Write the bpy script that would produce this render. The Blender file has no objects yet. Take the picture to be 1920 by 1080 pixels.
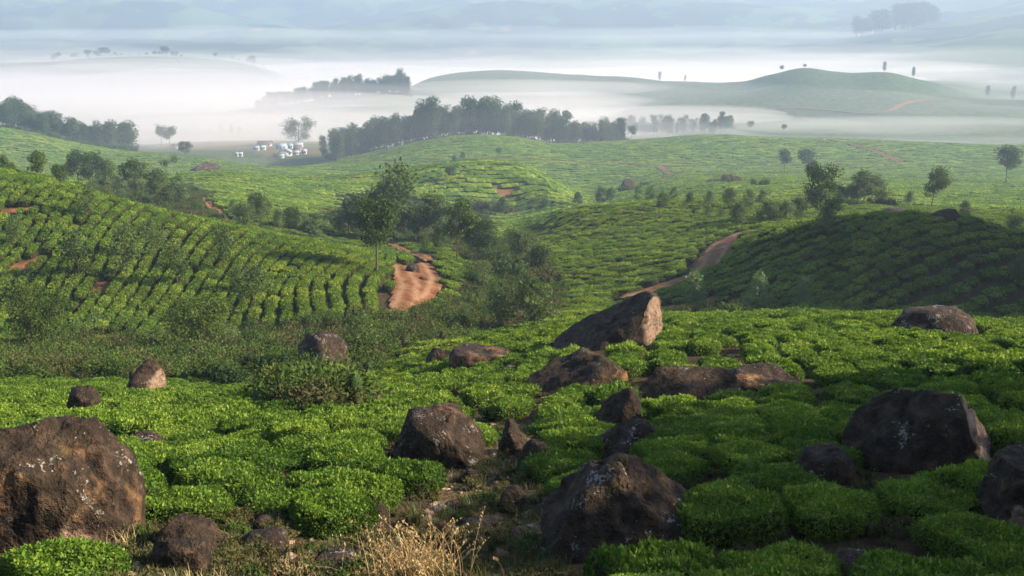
import bpy, bmesh, math, random, time
import numpy as np
from mathutils import Vector, Matrix
T0 = time.time()
R = math.radians
random.seed(7); RNG = np.random.default_rng(11)
S = bpy.context.scene
COL = S.collection

# ------------------------------------------------------------------ camera
W, H, F = 1920.0, 1080.0, 2000.0          # the photograph's frame, focal length in its pixels
PITCH = math.atan(540.0 / F)              # eye level lies along the top edge of the frame
cam_d = bpy.data.cameras.new('camera'); cam_d.sensor_width = 36.0; cam_d.lens = 36.0 * F / W
cam_d.clip_start = 0.1; cam_d.clip_end = 20000.0
cam = bpy.data.objects.new('camera', cam_d); COL.objects.link(cam)
cam.location = (0, 0, 0); cam.rotation_euler = (R(90) - PITCH, 0, 0)
S.camera = cam

# ------------------------------------------------------------------ sky, sun, exposure
SUN_AZ, SUN_EL = 93.0, 28.0               # degrees right of the view direction, above the horizon
world = bpy.data.worlds.new('World'); S.world = world; world.use_nodes = True
wn = world.node_tree
sky = wn.nodes.new('ShaderNodeTexSky'); sky.sky_type = 'NISHITA'; sky.sun_disc = False
sky.sun_elevation = R(SUN_EL); sky.sun_rotation = R(SUN_AZ); sky.altitude = 1500
sky.air_density = 1.0; sky.dust_density = 1.5; sky.ozone_density = 1.2
bg = wn.nodes['Background']; bg.inputs['Strength'].default_value = 0.085
wn.links.new(sky.outputs[0], bg.inputs['Color'])
sun_d = bpy.data.lights.new('sun', 'SUN'); sun_d.energy = 5.0; sun_d.angle = R(0.8); sun_d.color = (1.0, 0.86, 0.66)
sun = bpy.data.objects.new('sun', sun_d); COL.objects.link(sun)
sd = Vector((math.sin(R(SUN_AZ)) * math.cos(R(SUN_EL)), math.cos(R(SUN_AZ)) * math.cos(R(SUN_EL)), math.sin(R(SUN_EL))))
sun.rotation_euler = (-sd).to_track_quat('-Z', 'Y').to_euler()
sun.location = (200, 100, 300)
S.view_settings.view_transform = 'Standard'; S.view_settings.look = 'None'
S.view_settings.exposure = 1.8; S.view_settings.gamma = 1.0
S.render.engine = 'CYCLES'
cy = S.cycles
cy.max_bounces = 6; cy.diffuse_bounces = 2; cy.glossy_bounces = 1; cy.transmission_bounces = 2
cy.volume_bounces = 1; cy.transparent_max_bounces = 6
cy.use_denoising = True
cy.sample_clamp_indirect = 6.0
cy.use_adaptive_sampling = True; cy.adaptive_threshold = 0.02

# ------------------------------------------------------------------ terrain: ridges and dips, near to far
PXS = [-500, 0, 200, 400, 600, 740, 850, 950, 1100, 1300, 1500, 1700, 1920, 2400]
def feat(d, row, px=None):
    px = px or PXS
    if not hasattr(d, '__len__'): d = [d] * len(px)
    if not hasattr(row, '__len__'): row = [row] * len(px)
    return np.array(px, float), np.array(d, float), np.array(row, float)
FEATS = [
 feat(2.5, 1170),
 feat(9.0, [1085,1085,1085,1085,1087,1090,1098,1100,1085,1080,1078,1075,1070,1040]),
 feat(13., [935,930,935,940,945,948,958,960,935,915,905,898,890,850]),
 feat(18., [850,850,850,850,848,846,850,850,830,812,798,788,775,730]),
 feat(26., [795,790,786,782,778,774,768,758,735,722,712,702,692,640]),
 feat(35., [755,748,745,745,742,732,712,698,675,655,645,640,636,580]),
 feat([44,44,44,45,47,48,50,52,53,54,55,54,52,49,47,46],
      [735,730,728,732,738,736,700,672,655,628,603,592,590,592,606,540],
      [-500,0,200,400,600,650,720,790,850,950,1100,1300,1500,1700,1920,2400]),
 feat([62,62,62,62,64,68,70,72,72,73,75,75,74,74],
      [695,695,690,685,672,655,655,640,632,628,625,625,640,600]),
 feat([80,82,82,84,84,84,92,98,98,93,88,86,85,84],
      [640,640,640,640,608,592,600,590,580,583,584,588,600,160]),  # out-of-view right end, here and below, raised to shade the mound
 feat([98,98,98,99,100,102,112,122,118,108,97,92,90,89],
      [500,520,520,520,520,530,525,545,542,528,500,490,500,30]),
 feat([132,132,130,128,126,120,118,116,118,132,142,135,130,116,105,101,99,97,96],
      [250,322,340,372,400,430,462,480,497,492,498,490,470,437,415,405,412,447,-50],
      [-500,0,100,200,300,430,600,680,740,850,950,1100,1300,1440,1560,1700,1800,1920,2400]),
 feat([170,165,160,152,148,150,160,168,162,155,150,140,135,135],
      [290,335,385,432,470,480,470,470,455,432,415,425,462,120]),
 feat([230,220,210,205,205,210,220,225,200,195,190,190,185,185],
      [290,328,372,386,410,425,425,425,392,385,388,398,405,380]),
 feat([300,290,285,285,298,303,306,310,270,260,255,255,250,250],
      [290,328,350,356,375,392,402,405,396,365,360,368,380,360]),
 feat([400,400,390,372,365,360,355,355,350,350,350,350,360,370,370,370,360,360],
      [305,332,338,328,322,332,332,325,312,303,306,330,372,345,338,343,352,340],
      [-500,0,200,330,400,540,640,720,800,890,960,1020,1100,1300,1500,1700,1920,2400]),
 feat(470, [300,318,330,336,342,344,346,346,352,330,328,330,334,320]),
 feat(560, [280,298,306,311,315,305,300,300,309,312,313,306,310,300]),
 feat([620,640,660,680,690,690,690,690,690,690,690,685,680,675,670,660,650,640],
      [205,240,277,296,318,300,285,264,254,258,270,262,254,258,262,270,273,255],
      [-500,0,200,400,520,620,700,800,880,960,1050,1200,1340,1450,1600,1800,1920,2400]),
 feat([760,740,740,740,740,780,790,790,780,760,740,730,720,710],
      [200,238,284,285,284,282,275,275,285,278,281,286,290,270]),
 feat([980,980,980,980,980,980,980,960,930,880,850,835,825,820],
      [205,240,258,260,260,260,258,258,254,252,252,254,256,240]),
 feat([1150]*11+[1120,1090,1050,1020,1000,990,980,970,960],
      [190,226,228,226,214,200,184,174,186,200,215,222,214,204,205,205,208,210,214,200],
      [-500,0,200,400,480,560,640,740,790,850,950,1100,1200,1300,1400,1500,1600,1750,1920,2400]),
 feat([1400]*13+[1390,1370,1330,1290,1260,1245,1230,1215,1200,1190,1180],
      [175,204,204,204,200,182,165,150,140,134,133,135,142,148,151,150,137,129,139,141,138,154,180,150],
      [-500,0,200,400,600,720,770,800,850,900,950,1020,1100,1200,1300,1390,1450,1510,1560,1610,1660,1720,1910,2400]),
 feat(1530, [150,186,186,186,188,186,186,186,186,186,178,154,128,90]),
 feat([1680]*15,
      [80,122,118,108,105,106,112,122,140,172,172,164,136,84,50],
      [-500,0,90,180,260,340,420,470,520,600,950,1300,1600,1920,2400]),
 feat(2050, [90,112,116,120,126,125,122,120,112,114,106,80,50,20]),
 feat(2300, [70,82,90,100,102,108,104,98,94,94,82,50,18,-10]),
 feat(2800, [30,55,62,72,78,82,74,70,64,62,48,20,-10,-40]),
 feat(3600, [-20,8,14,20,30,28,22,20,14,22,16,-8,-25,-40]),
 feat(4800, [-120,-100,-90,-95,-80,-85,-90,-95,-100,-90,-85,-110,-130,-140]),
 feat(7500, [-60]*14),
]
def slope_of_row(row): return np.tan(np.arctan((540.0 - np.asarray(row, float)) / F) - PITCH)
CP, SP = math.cos(PITCH), math.sin(PITCH)
def pchip_slopes(x, y):
    h = np.diff(x); dl = np.diff(y) / h
    m = np.zeros_like(y)
    w1 = 2 * h[1:] + h[:-1]; w2 = h[1:] + 2 * h[:-1]
    ok = dl[1:] * dl[:-1] > 0
    with np.errstate(all='ignore'):
        m[1:-1] = np.where(ok, (w1 + w2) / (w1 / dl[:-1] + w2 / dl[1:]), 0.0)
    m[0] = dl[0]; m[-1] = dl[-1]
    return m
def pchip(x, y, q):
    m = pchip_slopes(x, y)
    q = np.clip(q, x[0], x[-1])
    i = np.clip(np.searchsorted(x, q) - 1, 0, len(x) - 2)
    h = x[i + 1] - x[i]; t = (q - x[i]) / h
    return ((1 + 2*t)*(1-t)**2)*y[i] + t*(1-t)**2*h*m[i] + t*t*(3-2*t)*y[i+1] + t*t*(t-1)*h*m[i+1]
NU, NV = 900, 1300
U0, U1 = -1.5, 1.5
V0, V1 = math.log(2.5), math.log(7500.0)
ugrid = np.linspace(U0, U1, NU); vgrid = np.linspace(V0, V1, NV)
LD = np.zeros((len(FEATS), NU)); SL = np.zeros((len(FEATS), NU))
for k, (px, d, row) in enumerate(FEATS):
    s = slope_of_row(row); u = (px - 960.0) / F * (CP - s * SP)
    LD[k] = pchip(u, np.log(d), ugrid); SL[k] = pchip(u, s, ugrid)
assert np.all(np.diff(LD, axis=0) > 0.01)
TAB = np.zeros((NU, NV))
for j in range(NU): TAB[j] = pchip(LD[:, j], SL[:, j], vgrid)
def blur(a, n, axis):
    k = np.hanning(n + 2)[1:-1]; k /= k.sum()
    p = [(0, 0), (0, 0)]; p[axis] = (n // 2, n // 2)
    b = np.pad(a, p, mode='edge'); out = np.zeros_like(a)
    for i, w in enumerate(k):
        sl = [slice(None)] * 2; sl[axis] = slice(i, i + a.shape[axis]); out += w * b[tuple(sl)]
    return out
TAB = blur(blur(TAB, 9, 0), 7, 1)
_N = [RNG.random((256, 256)) for _ in range(6)]
def vnoise(x, y, k=0):
    xi = np.floor(x).astype(int); yi = np.floor(y).astype(int)
    fx = x - xi; fy = y - yi; fx = fx*fx*(3-2*fx); fy = fy*fy*(3-2*fy)
    n = _N[k]; a = n[xi & 255, yi & 255]; b = n[(xi+1) & 255, yi & 255]; c = n[xi & 255, (yi+1) & 255]; e = n[(xi+1) & 255, (yi+1) & 255]
    return (a*(1-fx)+b*fx)*(1-fy) + (c*(1-fx)+e*fx)*fy - 0.5
def fbm(x, y, octv=4, k=0):
    s = 0; a = 1.0
    for o in range(octv):
        s = s + a * vnoise(x * 2**o + 17.3*o, y * 2**o - 9.1*o, (k + o) % 6); a *= 0.5
    return s
def height(x, y):
    x = np.asarray(x, float); y = np.asarray(y, float)
    yy = np.maximum(y, 2.6)
    u = np.clip(x / yy, U0, U1 - 1e-6); v = np.clip(np.log(yy), V0, V1 - 1e-6)
    a = (u - U0) / (U1 - U0) * (NU - 1); b = (v - V0) / (V1 - V0) * (NV - 1)
    i = np.minimum(a.astype(int), NU - 2); j = np.minimum(b.astype(int), NV - 2); fa = a - i; fb = b - j
    s = (TAB[i, j]*(1-fa) + TAB[i+1, j]*fa)*(1-fb) + (TAB[i, j+1]*(1-fa) + TAB[i+1, j+1]*fa)*fb
    z = s * yy
    near = np.clip(1 - yy / 90.0, 0, 1)
    z = z + near * 0.35 * fbm(x / 4.0, y / 4.0, 3) + np.clip((yy - 40) / 100, 0, 1) * 1.0 * fbm(x / 32.0, y / 32.0, 3, 2) * np.clip(1 - yy / 1500, 0.3, 1)
    z = z - 0.32 * np.clip((1400 - yy) / 500, 0, 1) * np.clip((yy - 3) / 5, 0, 1)      # the lie of the land was read off the tops of the tea
    z = z + np.clip((yy - 760) / 200, 0, 1) * np.clip((1750 - yy) / 250, 0, 1) * 9.0 * fbm(x / 140.0, y / 120.0, 4, 3)
    far = np.clip((yy - 2000) / 900.0, 0, 1)
    z = z + far * 105.0 * fbm(x / 520.0, y / 420.0, 5, 1)
    return z
def project(x, y, z):
    zc = y * CP - z * SP
    return 960 + F * x / zc, 540 - F * (y * SP + z * CP) / zc
def at(px, row, dmin=3.0, dmax=7000.0):
    """the ground point first met along the sight line of a photo pixel, beyond dmin"""
    s = float(slope_of_row(row))
    ys = np.exp(np.linspace(math.log(dmin), math.log(dmax), 2600))
    xs = (px - 960.0) / F * (ys * CP - s * ys * SP)
    hit = np.nonzero(height(xs, ys) >= s * ys)[0]
    i = hit[0] if len(hit) else len(ys) - 1
    return float(xs[i]), float(ys[i]), float(height(xs[i:i+1], ys[i:i+1])[0])
def ground(x, y): return float(height(np.array([x]), np.array([y]))[0])
# horizon table: the steepest sight line met so far, to tell what the photograph can show
_uu, _vv = np.meshgrid(ugrid, vgrid, indexing='ij')
_hs = height(_uu * np.exp(_vv), np.exp(_vv)) / np.exp(_vv)
HORIZ = np.maximum.accumulate(_hs, axis=1)
def seen(x, y, top, slack=0.0):
    u = np.clip(x / y, U0, U1 - 1e-6); v = np.clip(np.log(y), V0, V1 - 1e-6)
    i = ((u - U0) / (U1 - U0) * (NU - 1)).astype(int); j = np.maximum(((v - V0) / (V1 - V0) * (NV - 1)).astype(int) - 2, 0)
    return (height(x, y) + top) / y >= HORIZ[i, j] - slack

# ------------------------------------------------------------------ helpers
def link(o, parent=None):
    COL.objects.link(o)
    if parent: o.parent = parent
    return o
def mesh_from(name, v, f, mat=None, smooth=False):
    m = bpy.data.meshes.new(name); v = np.asarray(v, np.float32)
    f = np.asarray(f, np.int32)
    m.vertices.add(len(v)); m.vertices.foreach_set('co', v.ravel())
    n = f.shape[1]; m.loops.add(f.size); m.loops.foreach_set('vertex_index', f.ravel())
    m.polygons.add(len(f)); m.polygons.foreach_set('loop_start', np.arange(0, f.size, n, dtype=np.int32))
    m.polygons.foreach_set('loop_total', np.full(len(f), n, np.int32))
    if smooth: m.polygons.foreach_set('use_smooth', np.ones(len(f), bool))
    m.update(calc_edges=True)
    if mat: m.materials.append(mat)
    return m
def fattr(m, name, vals, domain='POINT'):
    a = m.attributes.new(name, 'FLOAT', domain); a.data.foreach_set('value', np.asarray(vals, np.float32))
def tag(o, label=None, cat=None, group=None, kind=None):
    if label: o['label'] = label
    if cat: o['category'] = cat
    if group: o['group'] = group
    if kind: o['kind'] = kind
    return o
class NT:
    def __init__(s, name):
        s.m = bpy.data.materials.new(name); s.m.use_nodes = True; s.t = s.m.node_tree; s.t.nodes.clear()
        s.out = s.t.nodes.new('ShaderNodeOutputMaterial')
    def n(s, typ, ins=None, **kw):
        q = s.t.nodes.new(typ)
        for k, v in kw.items(): setattr(q, k, v)
        for k, v in (ins or {}).items():
            i = q.inputs[k]
            if hasattr(v, 'is_linked') or isinstance(v, bpy.types.NodeSocket): s.t.links.new(v, i)
            else: i.default_value = v
        return q
    def attr(s, name): return s.n('ShaderNodeAttribute', attribute_name=name).outputs['Fac']
    def noise(s, vec, scale, detail=4, rough=0.55, out='Fac'): return s.n('ShaderNodeTexNoise', {'Vector': vec, 'Scale': scale, 'Detail': detail, 'Roughness': rough}).outputs[out]
    def ramp(s, fac, stops):
        q = s.n('ShaderNodeValToRGB', {'Fac': fac}); e = q.color_ramp.elements
        while len(e) < len(stops): e.new(0.5)
        for el, (p, c) in zip(e, stops): el.position = p; el.color = (*c, 1)
        return q.outputs['Color']
    def mix(s, fac, a, b, blend='MIX'):
        q = s.n('ShaderNodeMix', data_type='RGBA', blend_type=blend)
        for sock, v in ((q.inputs[0], fac), (q.inputs[6], a), (q.inputs[7], b)):
            if isinstance(v, bpy.types.NodeSocket): s.t.links.new(v, sock)
            else: sock.default_value = v if not hasattr(v, '__len__') else ((*v, 1) if len(v) == 3 else v)
        return q.outputs[2]
    def math(s, op, a, b=0.0, clamp=False):
        q = s.n('ShaderNodeMath', operation=op, use_clamp=clamp)
        for sock, v in ((q.inputs[0], a), (q.inputs[1], b)):
            if isinstance(v, bpy.types.NodeSocket): s.t.links.new(v, sock)
            else: sock.default_value = v
        return q.outputs[0]
    def bsdf(s, color, rough=0.8, bump=None, dist=0.05, strength=1.0, spec=0.3):
        q = s.n('ShaderNodeBsdfPrincipled', {'Roughness': rough, 'Specular IOR Level': spec})
        if isinstance(color, bpy.types.NodeSocket): s.t.links.new(color, q.inputs['Base Color'])
        else: q.inputs['Base Color'].default_value = (*color, 1)
        if bump is not None:
            b = s.n('ShaderNodeBump', {'Height': bump, 'Distance': dist, 'Strength': strength}); s.t.links.new(b.outputs[0], q.inputs['Normal'])
        return q.outputs[0]
    def done(s, shader): s.t.links.new(shader, s.out.inputs['Surface']); return s.m
def rgb(r, g, b): return (r, g, b)

# ------------------------------------------------------------------ ground, hills, mountain
def terrain_material():
    t = NT('terrain'); pos = t.n('ShaderNodeNewGeometry').outputs['Position']
    n1 = t.noise(pos, 0.9, 5, 0.6); n2 = t.noise(pos, 0.05, 4, 0.6); n3 = t.noise(pos, 6.0, 3, 0.6)
    soil = t.ramp(n1, [(0.3, (0.030, 0.018, 0.010)), (0.7, (0.075, 0.042, 0.022))])
    weeds = t.ramp(n3, [(0.3, (0.018, 0.030, 0.010)), (0.75, (0.050, 0.068, 0.020))])
    base = t.mix(t.math('MULTIPLY', t.math('SUBTRACT', n1, 0.38), 2.2, True), soil, weeds)
    lit = t.noise(pos, 26.0, 4, 0.7); base = t.mix(t.math('MULTIPLY', t.math('SUBTRACT', lit, 0.52), 6.0, True), base, t.ramp(t.noise(pos, 60.0, 2, 0.5), [(0.35, (0.050, 0.028, 0.014)), (0.65, (0.170, 0.110, 0.060))]))
    tea = t.ramp(n3, [(0.25, (0.030, 0.070, 0.014)), (0.75, (0.085, 0.150, 0.030))])
    n4 = t.noise(pos, 0.18, 5, 0.7); wv = t.n('ShaderNodeTexWave', {'Vector': t.n('ShaderNodeMapping', {'Vector': pos, 'Scale': (0.12, 1.0, 1.6)}).outputs[0], 'Scale': 0.09, 'Distortion': 9.0, 'Detail': 3.0, 'Detail Scale': 0.6}, bands_direction='Y').outputs['Fac']
    fartea = t.ramp(n4, [(0.34, (0.012, 0.024, 0.010)), (0.5, (0.050, 0.074, 0.024)), (0.66, (0.110, 0.128, 0.046))])
    fartea = t.mix(t.math('MULTIPLY', t.math('LESS_THAN', wv, 0.22), 0.75), fartea, (0.022, 0.032, 0.014))
    tea = t.mix(t.math('MULTIPLY', t.attr('tea'), 0.9), tea, fartea)
    col = t.mix(t.attr('tea'), base, tea)
    red = t.ramp(n1, [(0.25, (0.16, 0.058, 0.026)), (0.7, (0.34, 0.155, 0.075))])
    col = t.mix(t.attr('bare'), col, red)
    dry = t.ramp(n2, [(0.3, (0.17, 0.115, 0.060)), (0.7, (0.33, 0.24, 0.14))])
    rub = t.noise(pos, 9.0, 5, 0.7); dry = t.mix(1.0, dry, t.ramp(rub, [(0.30, (0.22, 0.20, 0.18)), (0.55, (0.75, 0.72, 0.68)), (0.72, (1.1, 1.0, 0.92))]), 'MULTIPLY')
    col = t.mix(t.attr('dry'), col, dry)
    nf = t.noise(pos, 0.012, 6, 0.62); nf2 = t.noise(pos, 0.004, 4, 0.6)
    wood = t.ramp(nf, [(0.35, (0.010, 0.020, 0.012)), (0.62, (0.030, 0.046, 0.022))])
    mea = t.mix(t.math('GREATER_THAN', nf2, 0.53), wood, t.ramp(nf, [(0.3, (0.045, 0.085, 0.030)), (0.7, (0.080, 0.110, 0.045))]))
    mea = t.mix(t.math('GREATER_THAN', t.noise(pos, 0.006, 3, 0.5), 0.68), mea, (0.16, 0.09, 0.06))
    col = t.mix(t.attr('far'), col, mea)
    return t.done(t.bsdf(col, 0.95, t.math('ADD', t.math('ADD', n1, n3), t.math('MULTIPLY', rub, 0.8)), 0.12, 1.0, 0.08))
M_TERRAIN = terrain_material()

def in_poly(px, py, poly):
    poly = np.asarray(poly, float); c = np.zeros(px.shape, bool); j = len(poly) - 1
    for i in range(len(poly)):
        xi, yi = poly[i]; xj, yj = poly[j]
        with np.errstate(all='ignore'):
            c ^= ((yi > py) != (yj > py)) & (px < (xj - xi) * (py - yi) / (yj - yi + 1e-12) + xi)
        j = i
    return c

# --- dirt roads: centre lines traced on the ground
def smooth_line(pts, n=60):
    p = np.array(pts, float); t = np.r_[0, np.cumsum(np.hypot(*np.diff(p[:, :2], axis=0).T))]
    q = np.linspace(0, t[-1], n); return np.stack([pchip(t, p[:, k], q) for k in range(p.shape[1])], 1)

YS = np.unique(np.concatenate([np.array([-250., -60., -20., -8., 0.]), np.exp(np.linspace(math.log(2.6), math.log(7400), 1000))]))
GS = np.linspace(-1.35, 1.35, 480)
gx = GS[None, :] * (YS[:, None] + np.where(YS < 0, 30 - YS, 30)[:, None]); gy = np.repeat(YS[:, None], len(GS), 1)
gz = height(gx, gy)
def zone_masks(x, y, z):
    yy = np.maximum(y, 3.0); px, row = project(x, yy, z)
    vis = seen(x, yy, 0.3)
    tea = np.clip((yy - 190) / 80, 0, 1) * (yy < 2000)
    bare = np.zeros_like(x); dry = np.zeros_like(x); far = np.clip((yy - 1750) / 250, 0, 1)
    for poly, dlo, dhi in BARE:
        bare = np.maximum(bare, 0.65*(in_poly(px + 10*fbm(x/3, y/3, 2), row + 6*fbm(x/3, y/3, 2, 3), poly) & (yy > dlo) & (yy < dhi)))
    for poly, dlo, dhi, wt in DRY:
        dry = np.maximum(dry, wt * (in_poly(px, row, poly) & (yy > dlo) & (yy < dhi)))
    return tea, bare, dry, far
BARE = [([(0,395),(60,385),(85,395),(55,420),(0,410)],85,140), ([(10,500),(80,475),(92,485),(60,505),(15,515)],70,130),
        ([(88,340),(118,350),(120,358),(100,352)],90,150),([(110,590),(150,560),(200,510),(245,500),(230,525),(170,570),(140,600)],70,130),
        ([(130,640),(200,622),(270,630),(220,655),(140,650)],60,110),([(920,350),(950,352),(985,372),(940,375)],280,380),
        ([(1255,560),(1300,550),(1330,555),(1395,560),(1400,600),(1255,600)],60,100),([(830,470),(890,478),(890,500),(850,490)],90,160)]
DRY = [([(890,790),(975,795),(1030,850),(1030,905),(1000,960),(1040,1010),(1060,1090),(1090,1500),(200,1500),(400,1060),(420,1005),(480,985),(560,1010),(690,1010),(790,1000),(805,900),(880,880)], 4, 27, 0.5),
       ([(420,262),(520,262),(560,272),(610,274),(610,292),(500,292),(470,282),(360,282),(340,270)],690,1000,0.55)]
zt, zb, zd, zf = zone_masks(gx, gy, gz)
def terrain_piece(name, lo, hi):
    r = np.nonzero((YS >= lo) & (YS <= hi))[0]; a, b = r[0], r[-1] + 1
    n, c = b - a, len(GS)
    v = np.stack([gx[a:b], gy[a:b], gz[a:b]], -1).reshape(-1, 3)
    i = np.arange(n - 1)[:, None] * c + np.arange(c - 1)[None, :]
    f = np.stack([i, i + 1, i + 1 + c, i + c], -1).reshape(-1, 4)
    m = mesh_from(name, v, f, M_TERRAIN, True)
    for nm, arr in (('tea', zt), ('bare', zb), ('dry', zd), ('far', zf)): fattr(m, nm, arr[a:b].ravel())
    o = link(bpy.data.objects.new(name, m)); o['kind'] = 'structure'; return o
i1 = YS[np.searchsorted(YS, 190)]; i2 = YS[np.searchsorted(YS, 1850)]
terrain_piece('ground', -1e9, i1); terrain_piece('hills', i1, i2); terrain_piece('mountain', i2, 1e9)

# ------------------------------------------------------------------ plant materials
def leaf_mat(name, lo, hi, rough=0.5, trans=0.3, spec=0.35, hue=0.0, patch=0.0, shoot=None):
    """leaf colour runs from lo to hi with each leaf's own tint, a little different on every plant"""
    t = NT(name); inf = t.n('ShaderNodeObjectInfo'); rnd = inf.outputs['Random']
    tint = t.math('ADD', t.attr('tint'), t.math('MULTIPLY', t.math('SUBTRACT', rnd, 0.5), 0.45), True)
    col = t.mix(tint, lo, hi) if shoot is None else t.ramp(tint, [(0.0, lo), (0.72, hi), (1.0, shoot)])
    if patch:
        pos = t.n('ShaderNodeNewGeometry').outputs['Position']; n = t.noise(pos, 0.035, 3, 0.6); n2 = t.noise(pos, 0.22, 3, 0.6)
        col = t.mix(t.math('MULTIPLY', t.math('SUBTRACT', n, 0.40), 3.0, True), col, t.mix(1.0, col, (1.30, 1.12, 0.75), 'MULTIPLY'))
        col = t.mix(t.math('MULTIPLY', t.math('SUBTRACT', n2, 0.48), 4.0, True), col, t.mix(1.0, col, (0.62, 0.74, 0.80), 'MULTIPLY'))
    d = t.n('ShaderNodeBsdfPrincipled', {'Base Color': col, 'Roughness': rough, 'Specular IOR Level': spec})
    if trans <= 0: return t.done(d.outputs[0])
    tr = t.n('ShaderNodeBsdfTranslucent', {'Color': t.mix(0.6, col, t.mix(1.0, col, (1.5, 1.5, 0.6), 'MULTIPLY'))})
    return t.done(t.n('ShaderNodeMixShader', {0: trans, 1: d.outputs[0], 2: tr.outputs[0]}).outputs[0])
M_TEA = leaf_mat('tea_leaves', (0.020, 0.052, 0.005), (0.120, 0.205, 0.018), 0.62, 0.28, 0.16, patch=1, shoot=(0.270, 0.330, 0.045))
M_TWIG = leaf_mat('tea_twigs', (0.022, 0.016, 0.008), (0.040, 0.042, 0.014), 1.0, 0.0, 0.05)
M_OAK = leaf_mat('silver_oak_leaves', (0.030, 0.054, 0.014), (0.115, 0.165, 0.046), 0.7, 0.3, 0.12)
M_DARK = leaf_mat('dark_tree_leaves', (0.016, 0.036, 0.009), (0.065, 0.105, 0.024), 0.75, 0.25, 0.1)
M_EUC = leaf_mat('eucalyptus_leaves', (0.024, 0.044, 0.018), (0.080, 0.120, 0.044), 0.75, 0.2, 0.1)
M_PALE = leaf_mat('pale_leaves', (0.045, 0.085, 0.022), (0.150, 0.220, 0.070), 0.55, 0.35)
M_SHRUB = leaf_mat('shrub_leaves', (0.022, 0.042, 0.007), (0.095, 0.140, 0.028), 0.8, 0.25, 0.08)
M_BROWNISH = leaf_mat('weed_leaves', (0.038, 0.040, 0.016), (0.120, 0.105, 0.042), 0.85, 0.2, 0.05)
M_DRYGRASS = leaf_mat('dry_grass', (0.30, 0.19, 0.085), (0.62, 0.46, 0.25), 0.6, 0.3)
M_GREENGRASS = leaf_mat('green_grass', (0.040, 0.060, 0.014), (0.130, 0.150, 0.045), 0.6, 0.3)
M_FLOWER = leaf_mat('white_flowers', (0.28, 0.24, 0.17), (0.50, 0.44, 0.34), 0.8, 0.2, 0.05)
def bark_mat(name, a, b):
    t = NT(name); p = t.n('ShaderNodeTexCoord').outputs['Object']
    n = t.noise(t.n('ShaderNodeMapping', {'Vector': p, 'Scale': (6, 6, 1.2)}).outputs[0], 3.0, 4)
    return t.done(t.bsdf(t.mix(n, a, b), 0.9, n, 0.03, 0.8, 0.15))
M_BARK = bark_mat('bark', (0.040, 0.028, 0.018), (0.120, 0.090, 0.060))
M_PALEBARK = bark_mat('pale_bark', (0.12, 0.09, 0.065), (0.30, 0.24, 0.18))

# ------------------------------------------------------------------ leaf, tube and hull shapes
def unit(v): return v / np.maximum(np.linalg.norm(v, axis=-1, keepdims=True), 1e-9)
def leaf_quads(p, dirv, nrm, length, width, fold=0.15):
    """one folded rhombus per leaf: base, side, tip, side"""
    dirv = unit(dirv); side = unit(np.cross(dirv, nrm)); up = np.cross(side, dirv)
    L = np.asarray(length)[:, None]; Wd = np.asarray(width)[:, None]
    a = p; c = p + dirv * L; m = p + dirv * L * 0.48
    b = m + side * Wd * 0.5 + up * Wd * fold; d = m - side * Wd * 0.5 + up * Wd * fold
    v = np.stack([a, b, c, d], 1).reshape(-1, 3)
    return v, np.arange(len(v)).reshape(-1, 4)
def tube(path, radii, n=6):
    path = np.asarray(path, float); k = len(path); v = []
    tan = unit(np.gradient(path, axis=0)); ref = np.array([0.31, 0.95, 0.05])
    for i in range(k):
        s = unit(np.cross(tan[i], ref)); t = np.cross(tan[i], s)
        a = np.linspace(0, 2*np.pi, n, endpoint=False)
        v.append(path[i] + radii[i] * (np.cos(a)[:, None] * s + np.sin(a)[:, None] * t))
    v = np.concatenate(v); f = []
    for i in range(k - 1):
        for j in range(n): f.append((i*n + j, i*n + (j+1) % n, (i+1)*n + (j+1) % n, (i+1)*n + j))
    return v, np.array(f)
class Soup:
    def __init__(s): s.v = []; s.f = []; s.t = []; s.n = 0
    def add(s, v, f, tint=0.5):
        s.v.append(v); s.f.append(np.asarray(f) + s.n); s.n += len(v)
        s.t.append(np.full(len(v), tint) if np.isscalar(tint) else tint)
    def mesh(s, name, mat, smooth=False):
        m = mesh_from(name, np.concatenate(s.v), np.concatenate(s.f), mat, smooth); fattr(m, 'tint', np.clip(np.concatenate(s.t), 0, 1)); return m
def rdir(n, rng): return unit(rng.normal(size=(n, 3)))

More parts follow.
